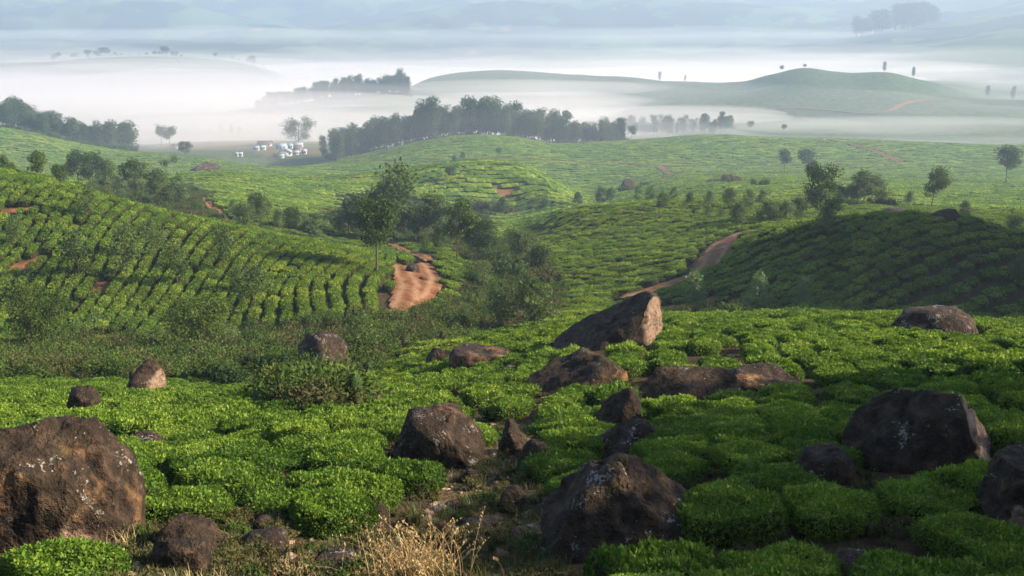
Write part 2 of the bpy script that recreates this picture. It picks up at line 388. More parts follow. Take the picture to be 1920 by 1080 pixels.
def tea_bush(seed, nleaf, leaf, r=0.66, h=0.78, elong=1.0, lump=0.10, hull_n=14, mat=None):
    rng = np.random.default_rng(seed); ph = rng.random(6) * 6.28
    def rad(a): return r * (np.abs(np.cos(a))**3.2 + np.abs(np.sin(a))**3.2)**(-1/3.2) * (0.96 + 0.05*np.sin(2*a + ph[0]) + 0.07*np.sin(3*a + ph[1]) + 0.05*np.sin(5*a + ph[2]) + 0.03*np.sin(9*a + ph[3]))
    def top(x, y): return h * (1 + lump * (np.sin(4.1*x/r*0.9 + ph[3]) * np.sin(3.7*y/r*0.9 + ph[4])) + 0.04*np.sin(9*x + ph[5]) + 0.03*np.sin(11*y + ph[1]))
    def surf(q, a):      # q 0..1 over the flat top and round the shoulder, to 1.6 down the flank
        R_ = rad(a); rho = np.where(q < 1, q * 0.90, 0.90 + 0.10*np.sin(np.clip((q-1)/0.6, 0, 1)*np.pi*1.25))
        x = rho * R_ * np.cos(a); y = rho * R_ * np.sin(a)
        z = np.where(q < 1, top(x, y) * (1 - 0.10*q**4), top(x, y) * (0.90 - np.clip((q-1)/0.6, 0, 1) * 0.80))
        return np.stack([x*elong, y, z], -1)
    so = Soup()
    qs = np.array([0.0, 0.45, 0.8, 1.0, 1.15, 1.35, 1.6]); an = np.linspace(0, 2*np.pi, hull_n, endpoint=False)
    hv = np.concatenate([surf(np.full(hull_n, q), an) for q in qs]) * np.array([0.90, 0.90, 0.93])
    hv += rng.normal(size=hv.shape) * 0.015
    hf = [(i*hull_n + j, (i+1)*hull_n + j, (i+1)*hull_n + (j+1) % hull_n, i*hull_n + (j+1) % hull_n) for i in range(len(qs)-1) for j in range(hull_n)]
    so.add(hv, hf, 0.18 + 0.25*rng.random(len(hv)))
    if nleaf:
        nt = int(nleaf * 0.62)
        q = np.r_[np.sqrt(rng.random(nt)), 1 + 0.6 * rng.random(nleaf - nt)**1.2]; a = rng.random(nleaf) * 2*np.pi
        p = surf(q, a); e = 1e-2
        n = unit(np.cross(surf(q + 0, a + e) - p, surf(q - e, a) - p)); n = np.where(n[:, 2:3] < -0.3, -n, n)
        n = unit(n + 0.55 * rng.normal(size=n.shape)); dv = unit(rdir(nleaf, rng) + 0.35 * n)
        L = leaf * (0.7 + 0.7*rng.random(nleaf)); tint = np.clip(0.20 + 0.34*(q < 1)*rng.random(nleaf) + 0.46*rng.random(nleaf)**2 + 0.35*(rng.random(nleaf) < 0.10)*(q < 1), 0, 1)
        lng = rng.random(nleaf) < 0.05; L = np.where(lng, L*1.7, L); dv = np.where(lng[:, None], unit(dv + np.array([0, 0, 0.9])), dv)
        p = p + n * (rng.random(nleaf)[:, None]*0.045 - 0.025)
        v, f = leaf_quads(p, dv, unit(n + 0.2*rdir(nleaf, rng)), L, L * 0.46)
        so.add(v, f, np.repeat(tint, 4))
    m = so.mesh('tea_bush', mat or M_TEA); m.materials.append(M_TWIG)
    mi = np.zeros(len(m.polygons), np.int32); mi[:len(hf)] = 1; m.polygons.foreach_set('material_index', mi); return m
def tea_block(seed, lx=5.6, ly=2.1, h=0.85):
    """a few bushes of one row seen from far off: a low clipped slab with a lumpy top and woody flanks"""
    rng = np.random.default_rng(seed); so = Soup()
    xs = np.array([-1.0, -0.97, -0.88, -0.7, -0.5, -0.3, -0.1, 0.1, 0.3, 0.5, 0.7, 0.88, 0.97, 1.0]); ys = np.array([-1.0, -0.95, -0.8, -0.5, -0.15, 0.2, 0.55, 0.8, 0.95, 1.0]); nx, ny = len(xs), len(ys); X, Y = np.meshgrid(xs, ys, indexing='ij')
    edge = ((np.abs(X) > 0.99) | (np.abs(Y) > 0.99)).astype(float); sh = np.clip(np.maximum((np.abs(X)-0.85)/0.13, (np.abs(Y)-0.7)/0.28), 0, 1)
    Z = np.where(edge > 0, -0.2, h*(1 - 0.22*sh)) + rng.normal(size=X.shape)*0.07*(1-edge)
    v = np.stack([X*lx/2*(1 + 0.02*rng.normal(size=X.shape)), Y*ly/2*(1 + 0.04*rng.normal(size=X.shape)), Z], -1).reshape(-1, 3)
    i = np.arange(nx-1)[:, None]*ny + np.arange(ny-1)[None, :]
    f = np.stack([i, i+ny, i+ny+1, i+1], -1).reshape(-1, 4); so.add(v, f, 0.32 + 0.6*rng.random(len(v)))
    n = 150; p = np.stack([(rng.random(n)*2-1)*lx*0.46, (rng.random(n)*2-1)*ly*0.44, np.full(n, h*0.97)], -1)
    L = 0.24 + 0.22*rng.random(n); vv, ff = leaf_quads(p, unit(rdir(n, rng)*[1, 1, 0.4]), unit(np.array([0, 0, 1.0]) + 0.5*rdir(n, rng)), L, L*0.6)
    so.add(vv, ff, np.repeat(0.3 + 0.6*rng.random(n), 4))
    m = so.mesh('tea_block', M_TEA); m.materials.append(M_TWIG); e = edge.ravel()[f].any(1); mi = np.zeros(len(m.polygons), np.int32); mi[:len(f)] = e; m.polygons.foreach_set('material_index', mi)
    return m

def tree_meshes(seed, h=8.0, crown0=0.38, width=0.34, nlimb=18, nleaf=1600, leaf=0.26, trunk_r=0.11, shape='oak', mat=None, bark=None, sparse=1.0, stems=1, lean=0.03):
    """trunk with limbs, and a crown of leaf sprays gathered round the limbs; real size, base at the origin"""
    rng = np.random.default_rng(seed); tr = Soup(); li = Soup(); cr = Soup(); clumps = []
    for st in range(stems):
        hh = h * (1.0 if st == 0 else 0.7 + 0.25*rng.random()); off = np.array([0, 0, 0.0]) if stems == 1 else np.r_[rng.normal(size=2)*0.05*h, 0]
        ln = rng.normal(size=2) * lean * hh + (off[:2] * 2.0 if stems > 1 else 0)
        zs = np.linspace(-0.25, hh*0.97, 7); tt = np.clip(zs/hh, 0, 1)
        path = np.stack([off[0] + ln[0]*tt**1.5 + 0.012*hh*np.sin(tt*5+seed), off[1] + ln[1]*tt**1.5, zs], -1)
        rr = trunk_r*(h/8.0)*(1.15 - tt)**1.0 + 0.012*h/8; rr[0] *= 1.3
        if stems > 1: rr *= 0.7
        tr.add(*tube(path, rr, 7))
        for i in range(nlimb // stems):
            t = crown0*0.9 + (0.97 - crown0*0.9) * ((i + rng.random()) / (nlimb // stems)); k = t*hh
            p0 = np.array([np.interp(k, zs, path[:, 0]), np.interp(k, zs, path[:, 1]), k]); q = (t - crown0) / (1 - crown0); q = min(max(q, 0.0), 1.0)
            if shape == 'oak': prof = 0.45 + 0.75*np.sin(np.pi*min(1, 0.25 + q*0.85))**0.8 if q < 0.9 else 0.35
            elif shape == 'round': prof = 0.35 + 0.75*math.sqrt(max(0.02, 1 - (2*q - 0.9)**2 / 1.25))
            elif shape == 'cone': prof = 1.05 * (1 - q) + 0.18
            else: prof = 0.55 + 0.5*math.sin(math.pi*min(1, 0.15 + 0.9*q))           # eucalyptus
            L = width*h*prof*(0.65 + 0.5*rng.random()); a = rng.random()*6.283 if shape != 'spiral' else i*2.4
            rise = {'oak': 0.55, 'round': 0.55, 'cone': 0.35}.get(shape, 0.75) * (0.6 + 0.8*rng.random())
            e = p0 + np.array([math.cos(a)*L, math.sin(a)*L, rise*L*0.8]); mid = (p0 + e)/2 + np.array([0, 0, -0.08*L])
            r0 = max(0.35*np.interp(k, zs, rr), 0.012*h/8)
            li.add(*tube([p0, mid, e], [r0, r0*0.6, r0*0.25], 5))
            nc = 2 + int(L / (0.16*h))
            for c in range(nc):
                f = 0.45 + 0.6*(c + rng.random()*0.6)/nc; b = p0 + (e - p0)*f
                clumps.append(np.r_[b + rng.normal(size=3)*0.04*h, (0.045 + 0.055*rng.random())*h*(1.15 if shape == 'round' else 1.0)])
        clumps.append(np.r_[path[-1], 0.06*h])
    C = np.array(clumps); w = C[:, 3]**2; idx = rng.choice(len(C), nleaf, p=w/w.sum()); g = rng.normal(size=(nleaf, 3)); g = unit(g) * (0.45 + 0.65*rng.random(nleaf)[:, None]**0.6)
    p = C[idx, :3] + g * C[idx, 3:4] * np.array([1.15, 1.15, 0.8]) * sparse
    dv = unit(g + np.array([0, 0, -0.15]) + 0.6*rdir(nleaf, rng)); nn = unit(1.1*g + 0.75*rdir(nleaf, rng) + np.array([0, 0, 0.25]))
    L = leaf*(0.6 + 0.8*rng.random(nleaf)); v, f = leaf_quads(p, dv, nn, L, L*0.5)
    tint = np.clip(rng.random(len(C))[idx]*0.6 + 0.4*rng.random(nleaf), 0, 1)
    cr.add(v, f, np.repeat(tint, 4))
    return tr.mesh('trunk', bark or M_BARK, True), li.mesh('branches', bark or M_BARK, True), cr.mesh('crown', mat or M_OAK)

def shrub_mesh(seed, r=0.8, h=0.9, nleaf=420, leaf=0.12, mat=None, lumps=7):
    rng = np.random.default_rng(seed); so = Soup()
    C = np.stack([rng.normal(size=lumps)*r*0.45, rng.normal(size=lumps)*r*0.45, h*(0.25 + 0.5*rng.random(lumps))], -1); rad = r*(0.35 + 0.25*rng.random(lumps))
    for c, q in zip(C, rad):
        k = nleaf // lumps; g = rdir(k, rng); p = c + g*q*(0.55 + 0.75*rng.random(k)**2)[:, None]*(1 + 0.35*np.sin(3*g[:, :1]*3.1 + seed)*np.cos(4*g[:, 1:2] + c[0]*9)); p[:, 2] = np.abs(p[:, 2])
        L = leaf*(0.6 + 0.8*rng.random(k)); v, f = leaf_quads(p, unit(g + 0.8*rdir(k, rng)), unit(g + 0.5*rdir(k, rng)), L, L*0.55)
        so.add(v, f, np.repeat(rng.random()*0.4 + 0.55*rng.random(k), 4))
        an = np.linspace(0, 2*np.pi, 7)[:-1]; hv = []
        for rr_, zz in ((0.06, 0.55), (0.35, 0.40), (0.5, 0.0), (0.4, -0.7)): hv.append(np.stack([c[0] + q*rr_*np.cos(an), c[1] + q*rr_*np.sin(an), np.full(6, max(c[2] + q*zz, -0.1))], -1))
        so.add(np.concatenate(hv), [(i*6 + j, (i+1)*6 + j, (i+1)*6 + (j+1) % 6, i*6 + (j+1) % 6) for i in range(3) for j in range(6)], 0.15)
    return so.mesh('shrub', mat or M_SHRUB)
def grass_mesh(seed, n=26, h=0.35, spread=0.12, w=0.012, mat=None, droop=0.5, heads=False):
    rng = np.random.default_rng(seed); so = Soup()
    for i in range(n):
        a = rng.random()*6.283; hh = h*(0.5 + 0.6*rng.random()); b = np.array([*(rng.normal(size=2)*spread*0.5), 0]); ou = np.array([math.cos(a), math.sin(a), 0])*(0.25 + droop*rng.random())*hh
        ts = np.linspace(0, 1, 5); path = b + ou*(ts**1.8)[:, None] + np.array([0, 0, 1.0])*(hh*(ts - 0.28*droop*ts**3))[:, None]
        sd_ = unit(np.cross(ou + 1e-6, [0, 0, 1.0])); ww = w*(1 - 0.85*ts)
        v = np.concatenate([path - sd_*ww[:, None], path + sd_*ww[:, None]]); f = [(k, k+1, k+6, k+5) for k in range(4)]
        tint = rng.random(); so.add(v, f, np.full(10, tint))
        if heads and rng.random() < 0.75:
            k = 14; q = 0.62 + 0.4*rng.random(k); base = b + ou*(q**1.8)[:, None] + np.array([0, 0, 1.0])*(hh*(q - 0.28*droop*q**3))[:, None]
            L = np.full(k, 0.030)*(0.7 + 0.6*rng.random(k)); v, f = leaf_quads(base, unit(rdir(k, rng)*0.6 + [0, 0, 0.8]), rdir(k, rng), L, L*0.4); so.add(v, f, np.full(len(v), 0.3 + 0.5*tint))
    return so.mesh('grass', mat or M_GREENGRASS)

# ------------------------------------------------------------------ scattering one mass as a single object
def euler_from_axes(xa, za):
    za = unit(za); ya = unit(np.cross(za, xa)); xa = np.cross(ya, za)
    ry = -np.arcsin(np.clip(xa[:, 2], -1, 1)); rx = np.arctan2(ya[:, 2], za[:, 2]); rz = np.arctan2(xa[:, 1], xa[:, 0])
    return np.stack([rx, ry, rz], -1)
def normals(x, y, e=0.6):
    zx = (height(x + e, y) - height(x - e, y)) / (2*e); zy = (height(x, y + e) - height(x, y - e)) / (2*e)
    return unit(np.stack([-zx, -zy, np.ones_like(zx)], -1))
def scatter(name, label, cat, pts, rot, scl, idx, meshes):
    src = bpy.data.collections.new(name + '_kinds')
    for k, m in enumerate(meshes): src.objects.link(bpy.data.objects.new('%s_kind_%02d' % (name, k), m))
    m = bpy.data.meshes.new(name); m.vertices.add(len(pts)); m.vertices.foreach_set('co', np.asarray(pts, np.float32).ravel())
    for nm, typ, arr, key in (('rot', 'FLOAT_VECTOR', rot, 'vector'), ('scl', 'FLOAT_VECTOR', scl, 'vector'), ('kind', 'INT', idx, 'value')):
        a = m.attributes.new(nm, typ, 'POINT'); a.data.foreach_set(key, np.asarray(arr, np.int32 if typ == 'INT' else np.float32).ravel())
    g = bpy.data.node_groups.new(name, 'GeometryNodeTree')
    g.interface.new_socket('Geometry', in_out='INPUT', socket_type='NodeSocketGeometry'); g.interface.new_socket('Geometry', in_out='OUTPUT', socket_type='NodeSocketGeometry')
    N = g.nodes.new; gi = N('NodeGroupInput'); go = N('NodeGroupOutput'); ci = N('GeometryNodeCollectionInfo'); io = N('GeometryNodeInstanceOnPoints')
    ci.inputs['Collection'].default_value = src; ci.inputs['Separate Children'].default_value = True; ci.inputs['Reset Children'].default_value = True
    def na(nm, typ):
        q = N('GeometryNodeInputNamedAttribute'); q.data_type = typ; q.inputs['Name'].default_value = nm; return q.outputs['Attribute']
    er = N('FunctionNodeEulerToRotation'); L = g.links.new
    L(gi.outputs[0], io.inputs['Points']); L(ci.outputs[0], io.inputs['Instance']); io.inputs['Pick Instance'].default_value = True
    L(na('kind', 'INT'), io.inputs['Instance Index']); L(na('rot', 'FLOAT_VECTOR'), er.inputs[0]); L(er.outputs[0], io.inputs['Rotation'])
    L(na('scl', 'FLOAT_VECTOR'), io.inputs['Scale']); L(io.outputs[0], go.inputs[0])
    o = link(bpy.data.objects.new(name, m)); md = o.modifiers.new('scatter', 'NODES'); md.node_group = g
    print(name, len(pts)); return tag(o, label, cat, kind='stuff')
# ------------------------------------------------------------------ dirt tracks
def road_mat():
    t = NT('dirt_road'); pos = t.n('ShaderNodeNewGeometry').outputs['Position']; n = t.noise(pos, 1.4, 5, 0.65); n2 = t.noise(pos, 7.0, 3, 0.6)
    earth = t.ramp(n, [(0.30, (0.070, 0.024, 0.010)), (0.52, (0.150, 0.056, 0.022)), (0.75, (0.25, 0.115, 0.052))])
    worn = t.ramp(n2, [(0.3, (0.17, 0.080, 0.036)), (0.7, (0.33, 0.20, 0.115))])
    col = t.mix(t.math('MULTIPLY', t.attr('worn'), t.math('ADD', n, 0.35), True), earth, worn)
    col = t.mix(t.math('MULTIPLY', t.attr('weedy'), t.math('MULTIPLY', n2, 1.5), True), col, (0.045, 0.060, 0.020))
    return t.done(t.bsdf(col, 0.95, t.math('ADD', n, n2), 0.12, 1.0, 0.1))
M_ROAD = road_mat(); ROADS = []
def road(label, pts, dmin, lift=0.12, n=90, name='dirt_track', weedy=0.0):
    P = smooth_line([(*at(px, row, dmin)[:2], w) for px, row, w in pts], n)
    tan = np.gradient(P[:, :2], axis=0); tan /= np.linalg.norm(tan, axis=1, keepdims=True) + 1e-9; nor = np.stack([-tan[:, 1], tan[:, 0]], -1)
    cs = np.array([-1.12, -1.0, -0.72, -0.5, -0.28, 0.0, 0.28, 0.5, 0.72, 1.0, 1.12]); prof = np.array([-0.45, 0.02, 0.02, -0.06, 0.02, 0.05, 0.02, -0.06, 0.02, 0.02, -0.45])
    wv = P[:, 2] / 2; wob = 1 + 0.22*fbm(P[:, 0]*0.6, P[:, 1]*0.6, 2, 4)
    X = P[:, None, 0] + nor[:, None, 0]*cs*(wv*wob)[:, None]; Y = P[:, None, 1] + nor[:, None, 1]*cs*(wv*wob)[:, None]
    Z = blur(height(X, Y), 7, 0) + lift + prof*1.1 + 0.25*fbm(X*0.9, Y*0.9, 4); k = len(cs)
    i = np.arange(n-1)[:, None]*k + np.arange(k-1)[None, :]
    m = mesh_from(name, np.stack([X, Y, Z], -1).reshape(-1, 3), np.stack([i, i+1, i+1+k, i+k], -1).reshape(-1, 4), M_ROAD, True)
    fattr(m, 'worn', np.tile(np.where((np.abs(cs) > 0.3) & (np.abs(cs) < 0.7), 1.0, 0.15), n)); fattr(m, 'weedy', np.tile(np.where(np.abs(cs) > 0.95, 0.9, np.where(np.abs(cs) < 0.1, 0.25, 0)) , n) + weedy)
    o = link(bpy.data.objects.new(name, m)); o['kind'] = 'structure'; o['label'] = label; ROADS.append(P); return o
def dirt_patch(label, poly, lo, hi, step=0.26, lift=0.20):
    q = np.array(poly, float); P = np.array([at(px, r, lo)[:2] for px, r in poly]); x0, y0 = P.min(0) - 1; x1, y1 = P.max(0) + 1
    X, Y = np.meshgrid(np.arange(x0, x1, step), np.arange(y0, y1, step), indexing='ij'); Z0 = blur(blur(height(X, Y), 13, 0), 13, 1); px, row = project(X, Y, Z0)
    ins = in_poly(px + 7*fbm(X/1.6, Y/1.6, 3, 1), row + 3*fbm(X/1.6, Y/1.6, 3, 2), poly) & (Y > lo) & (Y < hi)
    Z = Z0 + lift + 0.16*fbm(X/2.2, Y/2.2, 5, 3); k = np.arange(X.size).reshape(X.shape); c = ins[:-1, :-1] & ins[1:, :-1] & ins[1:, 1:] & ins[:-1, 1:]
    f = np.stack([k[:-1, :-1][c], k[1:, :-1][c], k[1:, 1:][c], k[:-1, 1:][c]], -1); used, inv = np.unique(f, return_inverse=True)
    m = mesh_from('dirt_track', np.stack([X, Y, Z], -1).reshape(-1, 3)[used], inv.reshape(-1, 4), M_ROAD, True)
    L = smooth_line([at(a_, b_, lo)[:2] for a_, b_ in [(742,596),(785,576),(815,552),(822,528),(806,500),(760,474)]], 500); L2 = smooth_line([at(a_, b_, lo)[:2] for a_, b_ in [(738,598),(760,570),(768,540),(757,515),(750,495)]], 400); LL = np.concatenate([L, L2])
    vx, vy = X.ravel()[used], Y.ravel()[used]; d = np.hypot(vx[:, None] - LL[None, :, 0], vy[:, None] - LL[None, :, 1]).min(1) + 0.35*fbm(vx/1.5, vy/1.5, 3, 2)
    fattr(m, 'worn', np.exp(-((d - 0.75)/0.32)**2)*1.2); fattr(m, 'weedy', np.clip(fbm(vx/1.1, vy/1.1, 3, 5)*1.2 - 0.2, 0, 0.5))
    o = link(bpy.data.objects.new('dirt_track', m)); o['kind'] = 'structure'; o['label'] = label; s_ = max(1, len(used)//900)
    ROADS.append(np.stack([vx[::s_], vy[::s_], np.full(len(vx[::s_]), -0.7)], -1)); return o
dirt_patch('red dirt track looping round the bend in the tea slope', [(700,598),(722,588),(730,576),(729,565),(736,542),(739,520),(731,497),(744,493),(764,502),(781,496),(768,484),(750,474),(728,464),(732,458),(772,474),(802,492),(823,510),(833,530),(827,553),(806,570),(779,585),(764,596),(750,606),(735,610),(717,602)], 76, 135)
road('thin dirt track leaving the bend behind the lone tree', [(806,497,1.8),(775,480,1.8),(748,470,1.6),(715,460,1.2)], 90, 0.55)
road('rutted red dirt track climbing past the slab boulder', [(1185,566,4.0),(1218,552,4.0),(1262,537,3.4),(1302,522,3.2),(1330,503,3.8),(1343,479,4.2),(1362,457,4.0),(1390,444,3.4),(1416,436,2.4)], 80, 0.45)
road('short stretch of dirt track behind the slab boulder', [(1240,580,2.2),(1262,584,2.4),(1290,589,2.2)], 60)
road('short red dirt path over the wooded slope', [(380,372,1.4),(392,380,2.6),(402,392,2.6),(414,405,1.6),(436,422,1.0)], 140)
road('dark farm path along the foot of the grove hill', [(640,306,3.5),(750,303,3.5),(850,300,3.5),(950,300,3.5),(1050,304,3.5),(1150,308,4),(1235,313,5),(1330,314,4.5),(1450,314,4),(1560,312,4),(1650,310,4),(1692,306,5)], 480, 0.8, 140, weedy=0.55)
road('farm path dropping from the junction on the grove hill', [(1235,314,4),(1250,324,4),(1253,333,3),(1240,339,3)], 430, 0.7, 40, weedy=0.3)
road('farm path slanting down the crest of the grove hill', [(1556,265,4),(1600,274,4),(1650,290,5),(1688,305,6)], 520, 0.8, 50, weedy=0.45)
road('faint track across the misty hill', [(1370,212,3),(1450,204,3),(1540,207,3),(1640,213,4),(1690,198,5),(1760,189,3)], 830, 0.8, 60, weedy=0.1)
def road_clear(x, y, extra=0.7):
    ok = np.ones(len(x), bool)
    for P in ROADS:
        lo = P[:, :2].min(0) - 8; hi = P[:, :2].max(0) + 8; s = np.nonzero((x > lo[0]) & (x < hi[0]) & (y > lo[1]) & (y < hi[1]))[0]
        for a in range(0, len(s), 4000):
            q = s[a:a+4000]; d = np.hypot(x[q][:, None] - P[None, :, 0], y[q][:, None] - P[None, :, 1]) - P[None, :, 2]/2
            ok[q] &= d.min(1) > extra
    return ok

# ------------------------------------------------------------------ boulders and stones
def rock_mat():
    t = NT('rock'); oc = t.n('ShaderNodeSeparateColor', {'Color': t.n('ShaderNodeObjectInfo').outputs['Color']})
    p = t.n('ShaderNodeTexCoord').outputs['Object']; geo = t.n('ShaderNodeNewGeometry').outputs['Position']
    n1 = t.noise(geo, 1.1, 6, 0.62); n2 = t.noise(geo, 5.0, 5, 0.65); n3 = t.noise(geo, 22.0, 3, 0.6)
    col = t.ramp(n2, [(0.28, (0.009, 0.006, 0.004)), (0.5, (0.027, 0.017, 0.010)), (0.74, (0.085, 0.053, 0.032))])
    tan = t.ramp(n2, [(0.25, (0.070, 0.030, 0.012)), (0.55, (0.22, 0.115, 0.052)), (0.8, (0.42, 0.27, 0.16))])
    thr = t.math('SUBTRACT', n1, t.math('SUBTRACT', 0.70, t.math('MULTIPLY', oc.outputs[0], 0.24)))
    col = t.mix(t.math('MULTIPLY', thr, 9.0, True), col, tan)
    moss = t.math('MULTIPLY', t.math('SUBTRACT', t.noise(geo, 2.2, 4, 0.6), 0.56), 6.0, True)
    col = t.mix(t.math('MULTIPLY', moss, 0.6), col, (0.045, 0.048, 0.014))
    lich = t.math('ADD', t.noise(geo, 2.6, 3, 0.5), t.math('MULTIPLY', t.math('SUBTRACT', n3, 0.5), 0.75))
    spot = t.math('MULTIPLY', t.math('SUBTRACT', lich, t.math('SUBTRACT', 0.80, t.math('MULTIPLY', oc.outputs[1], 0.19))), 14.0, True)
    pale_sunlit = t.math('MULTIPLY', t.attr('pale_sunlit'), t.math('MULTIPLY', t.math('SUBTRACT', t.math('ADD', n1, n2), 0.62), 3.0, True), True)  # sunlit faces painted as pale tan; pebbles take the same tone
    col = t.mix(pale_sunlit, col, t.ramp(n2, [(0.25, (0.20, 0.105, 0.055)), (0.55, (0.40, 0.265, 0.18)), (0.8, (0.55, 0.40, 0.29))]))
    col = t.mix(t.math('MULTIPLY', spot, 0.85), col, t.ramp(n3, [(0.3, (0.09, 0.078, 0.062)), (0.7, (0.30, 0.28, 0.25))]))
    h = t.math('ADD', t.math('MULTIPLY', n1, 1.6), t.math('ADD', n2, t.math('MULTIPLY', n3, 0.35)))
    return t.done(t.bsdf(col, 0.88, h, 0.15, 1.0, 0.2))
M_ROCK = rock_mat(); ROCKS = []
def rock(label, pxl, pxr, rbase, rtop, dep=0.85, cuts=(), seed=1, sub=4, block=2.6, orange=0.35, lichen=0.5, dmin=5.0, name='boulder', rough=0.05, facets=7, group=None, yaw=0.0):
    rng = np.random.default_rng(seed); pc = (pxl + pxr)/2
    x, y, z = at(pc, rbase, dmin); zc = y*CP - z*SP; w = (pxr - pxl)/F*zc; dp = w*dep; cyy = y + dp*0.40
    cx = x*cyy/y; g = ground(cx, cyy); ht = float(slope_of_row(rtop))*(cyy) - g
    if ht < 0.15*w*0.3: ht = 0.10*w
    bm = bmesh.new(); bmesh.ops.create_icosphere(bm, subdivisions=sub, radius=1.0)
    v = np.array([q.co[:] for q in bm.verts]); f = np.array([[q.index for q in fc.verts] for fc in bm.faces]); bm.free()
    block = block + 0.7; v = v / (np.sum(np.abs(v)**block, 1)**(1/block))[:, None]
    for k in range(facets):
        n = unit(rng.normal(size=3) + np.array([0, 0, 0.35])); c = 0.80 + 0.16*rng.random(); d = v @ n - c; v = v - np.where(d > 0, d, 0)[:, None]*n*0.92
    pale_sunlit = np.zeros(len(v))
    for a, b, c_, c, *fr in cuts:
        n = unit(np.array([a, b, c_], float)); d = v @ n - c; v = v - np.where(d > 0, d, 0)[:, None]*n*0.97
        if fr: pale_sunlit = np.maximum(pale_sunlit, np.clip(d/0.04, 0, 1)*fr[0])  # marked cuts get sunlight put into their colour
    o3 = rng.random(3)*50
    def n3(q, s): return fbm(q[:, 0]*s + o3[0], q[:, 1]*s + o3[1], 4, 1) + fbm(q[:, 1]*s + o3[2], q[:, 2]*s + o3[0], 4, 3) + fbm(q[:, 2]*s - o3[1], q[:, 0]*s + o3[2], 4, 5)
    ck = np.abs(n3(v + 3.1, 1.3)); crack = -np.exp(-(ck/0.035)**2)*0.10; st = (v @ unit(np.array([0.3*rng.normal(), 0.3, 1.0])))*3.2 + 1.2*n3(v, 1.0); crack = crack + 0.035*(np.abs(st - np.round(st))*2 - 0.5)
    v = v + unit(v)*(rough*1.5*n3(v, 1.6) + rough*0.9*n3(v, 5.0) + rough*0.22*n3(v, 14.0) + crack)[:, None]
    v[:, 0] = (v[:, 0] - v[:, 0].min()) / np.ptp(v[:, 0])*2 - 1; v[:, 2] = v[:, 2] / v[:, 2].max()
    v = v*np.array([w/2, dp/2, ht]); v[:, 2] = np.where(v[:, 2] < 0, v[:, 2]*0.55 - 0.0, v[:, 2])
    if yaw: cc, ss = math.cos(yaw), math.sin(yaw); v[:, :2] = v[:, :2] @ np.array([[cc, ss], [-ss, cc]])
    m = mesh_from(name, v, f, M_ROCK, True); fattr(m, 'pale_sunlit', pale_sunlit)
    o = link(bpy.data.objects.new(name, m)); o.location = (cx, cyy, g); o.color = (orange, lichen, 0, 1)
    tag(o, label, 'boulder' if name == 'boulder' else ('outcrop' if name == 'rock_outcrop' else 'stone'), group); ROCKS.append((cx, cyy, w/2, dp/2, label)); return o
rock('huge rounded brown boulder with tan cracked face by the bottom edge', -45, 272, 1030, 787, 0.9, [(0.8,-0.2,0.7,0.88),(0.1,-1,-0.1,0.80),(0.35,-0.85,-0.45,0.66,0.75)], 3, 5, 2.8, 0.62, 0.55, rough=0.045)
rock('large dark dome boulder with white lichen rings on its top', 1005, 1335, 1040, 856, 0.75, [(0.6,-0.2,0.8,0.80),(-0.8,-0.2,0.7,0.82)], 8, 5, 1.5, 0.24, 0.70)
rock('brown boulder stained orange at the head of the gully', 727, 915, 878, 767, 0.85, [(0.8,-0.2,0.6,0.82),(-0.9,-0.1,0.3,0.82)], 5, 5, 2.6, 0.50, 0.75)
rock('tall dark wedge boulder with a pale sunlit sheer end face', 1030, 1250, 656, 548, 0.75, [(-0.60,-0.15,0.80,0.34),(1,-0.45,0.05,0.84,0.5),(-0.1,-0.9,0.4,0.72)], 12, 5, 4.5, 0.30, 0.40, rough=0.025, facets=2)
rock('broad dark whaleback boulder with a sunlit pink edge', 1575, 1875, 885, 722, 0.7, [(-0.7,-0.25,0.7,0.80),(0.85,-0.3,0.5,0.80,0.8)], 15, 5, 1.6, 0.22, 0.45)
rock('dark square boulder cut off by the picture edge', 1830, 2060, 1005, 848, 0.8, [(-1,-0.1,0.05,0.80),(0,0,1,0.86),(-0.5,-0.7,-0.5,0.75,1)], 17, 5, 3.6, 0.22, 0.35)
rock('speckled brown boulder beside the dark hedge of brush', 552, 662, 715, 622, 0.9, [(0.9,-0.4,0.5,0.70)], 21, 4, 2.3, 0.30, 0.85)
rock('pointed boulder with an orange foot among small tea bushes', 215, 308, 752, 680, 0.8, [(-0.7,-0.1,0.8,0.55),(1,-0.3,0.1,0.72,0.5)], 24, 4, 2.8, 0.42, 0.50)
rock('squat flat-topped dark boulder in the tea', 126, 202, 782, 724, 0.8, [(0,0,1,0.80),(-1,0,0,0.85),(0.25,-0.1,0.9,0.78)], 27, 4, 3.6, 0.25, 0.40)
rock('low orange-topped rock outcrop sloping into the tea', 985, 1180, 735, 662, 0.6, [(-0.45,-0.3,0.8,0.50)], 31, 4, 2.3, 0.68, 0.40, name='rock_outcrop')
rock('long grey ledge with a rusty top in mid tea field', 1165, 1390, 766, 696, 0.45, [(0,-0.2,1,0.72),(-0.5,-0.3,0.7,0.7)], 33, 4, 2.8, 0.55, 0.60, name='rock_outcrop')
rock('grey ledge with brown stain at the end of the long ledge', 1330, 1510, 742, 690, 0.5, [(0.1,-0.2,1,0.70)], 36, 4, 2.8, 0.50, 0.55, name='rock_outcrop')
rock('dark slanting rock below the long ledge', 1095, 1205, 805, 724, 0.7, [(-0.65,-0.2,0.7,0.45)], 39, 4, 2.6, 0.40, 0.40)
rock('narrow slanting rock with a mossy orange ridge', 1090, 1240, 862, 786, 0.6, [(-0.62,-0.2,0.75,0.40)], 42, 4, 2.6, 0.50, 0.62)
rock('broad dome rock with red earth at its foot', 1665, 1832, 632, 574, 0.8, [], 45, 4, 2.0, 0.30, 0.95)
rock('small round dark rock at the tea crest', 796, 862, 690, 652, 0.9, [], 48, 4, 2.2, 0.15, 0.45)
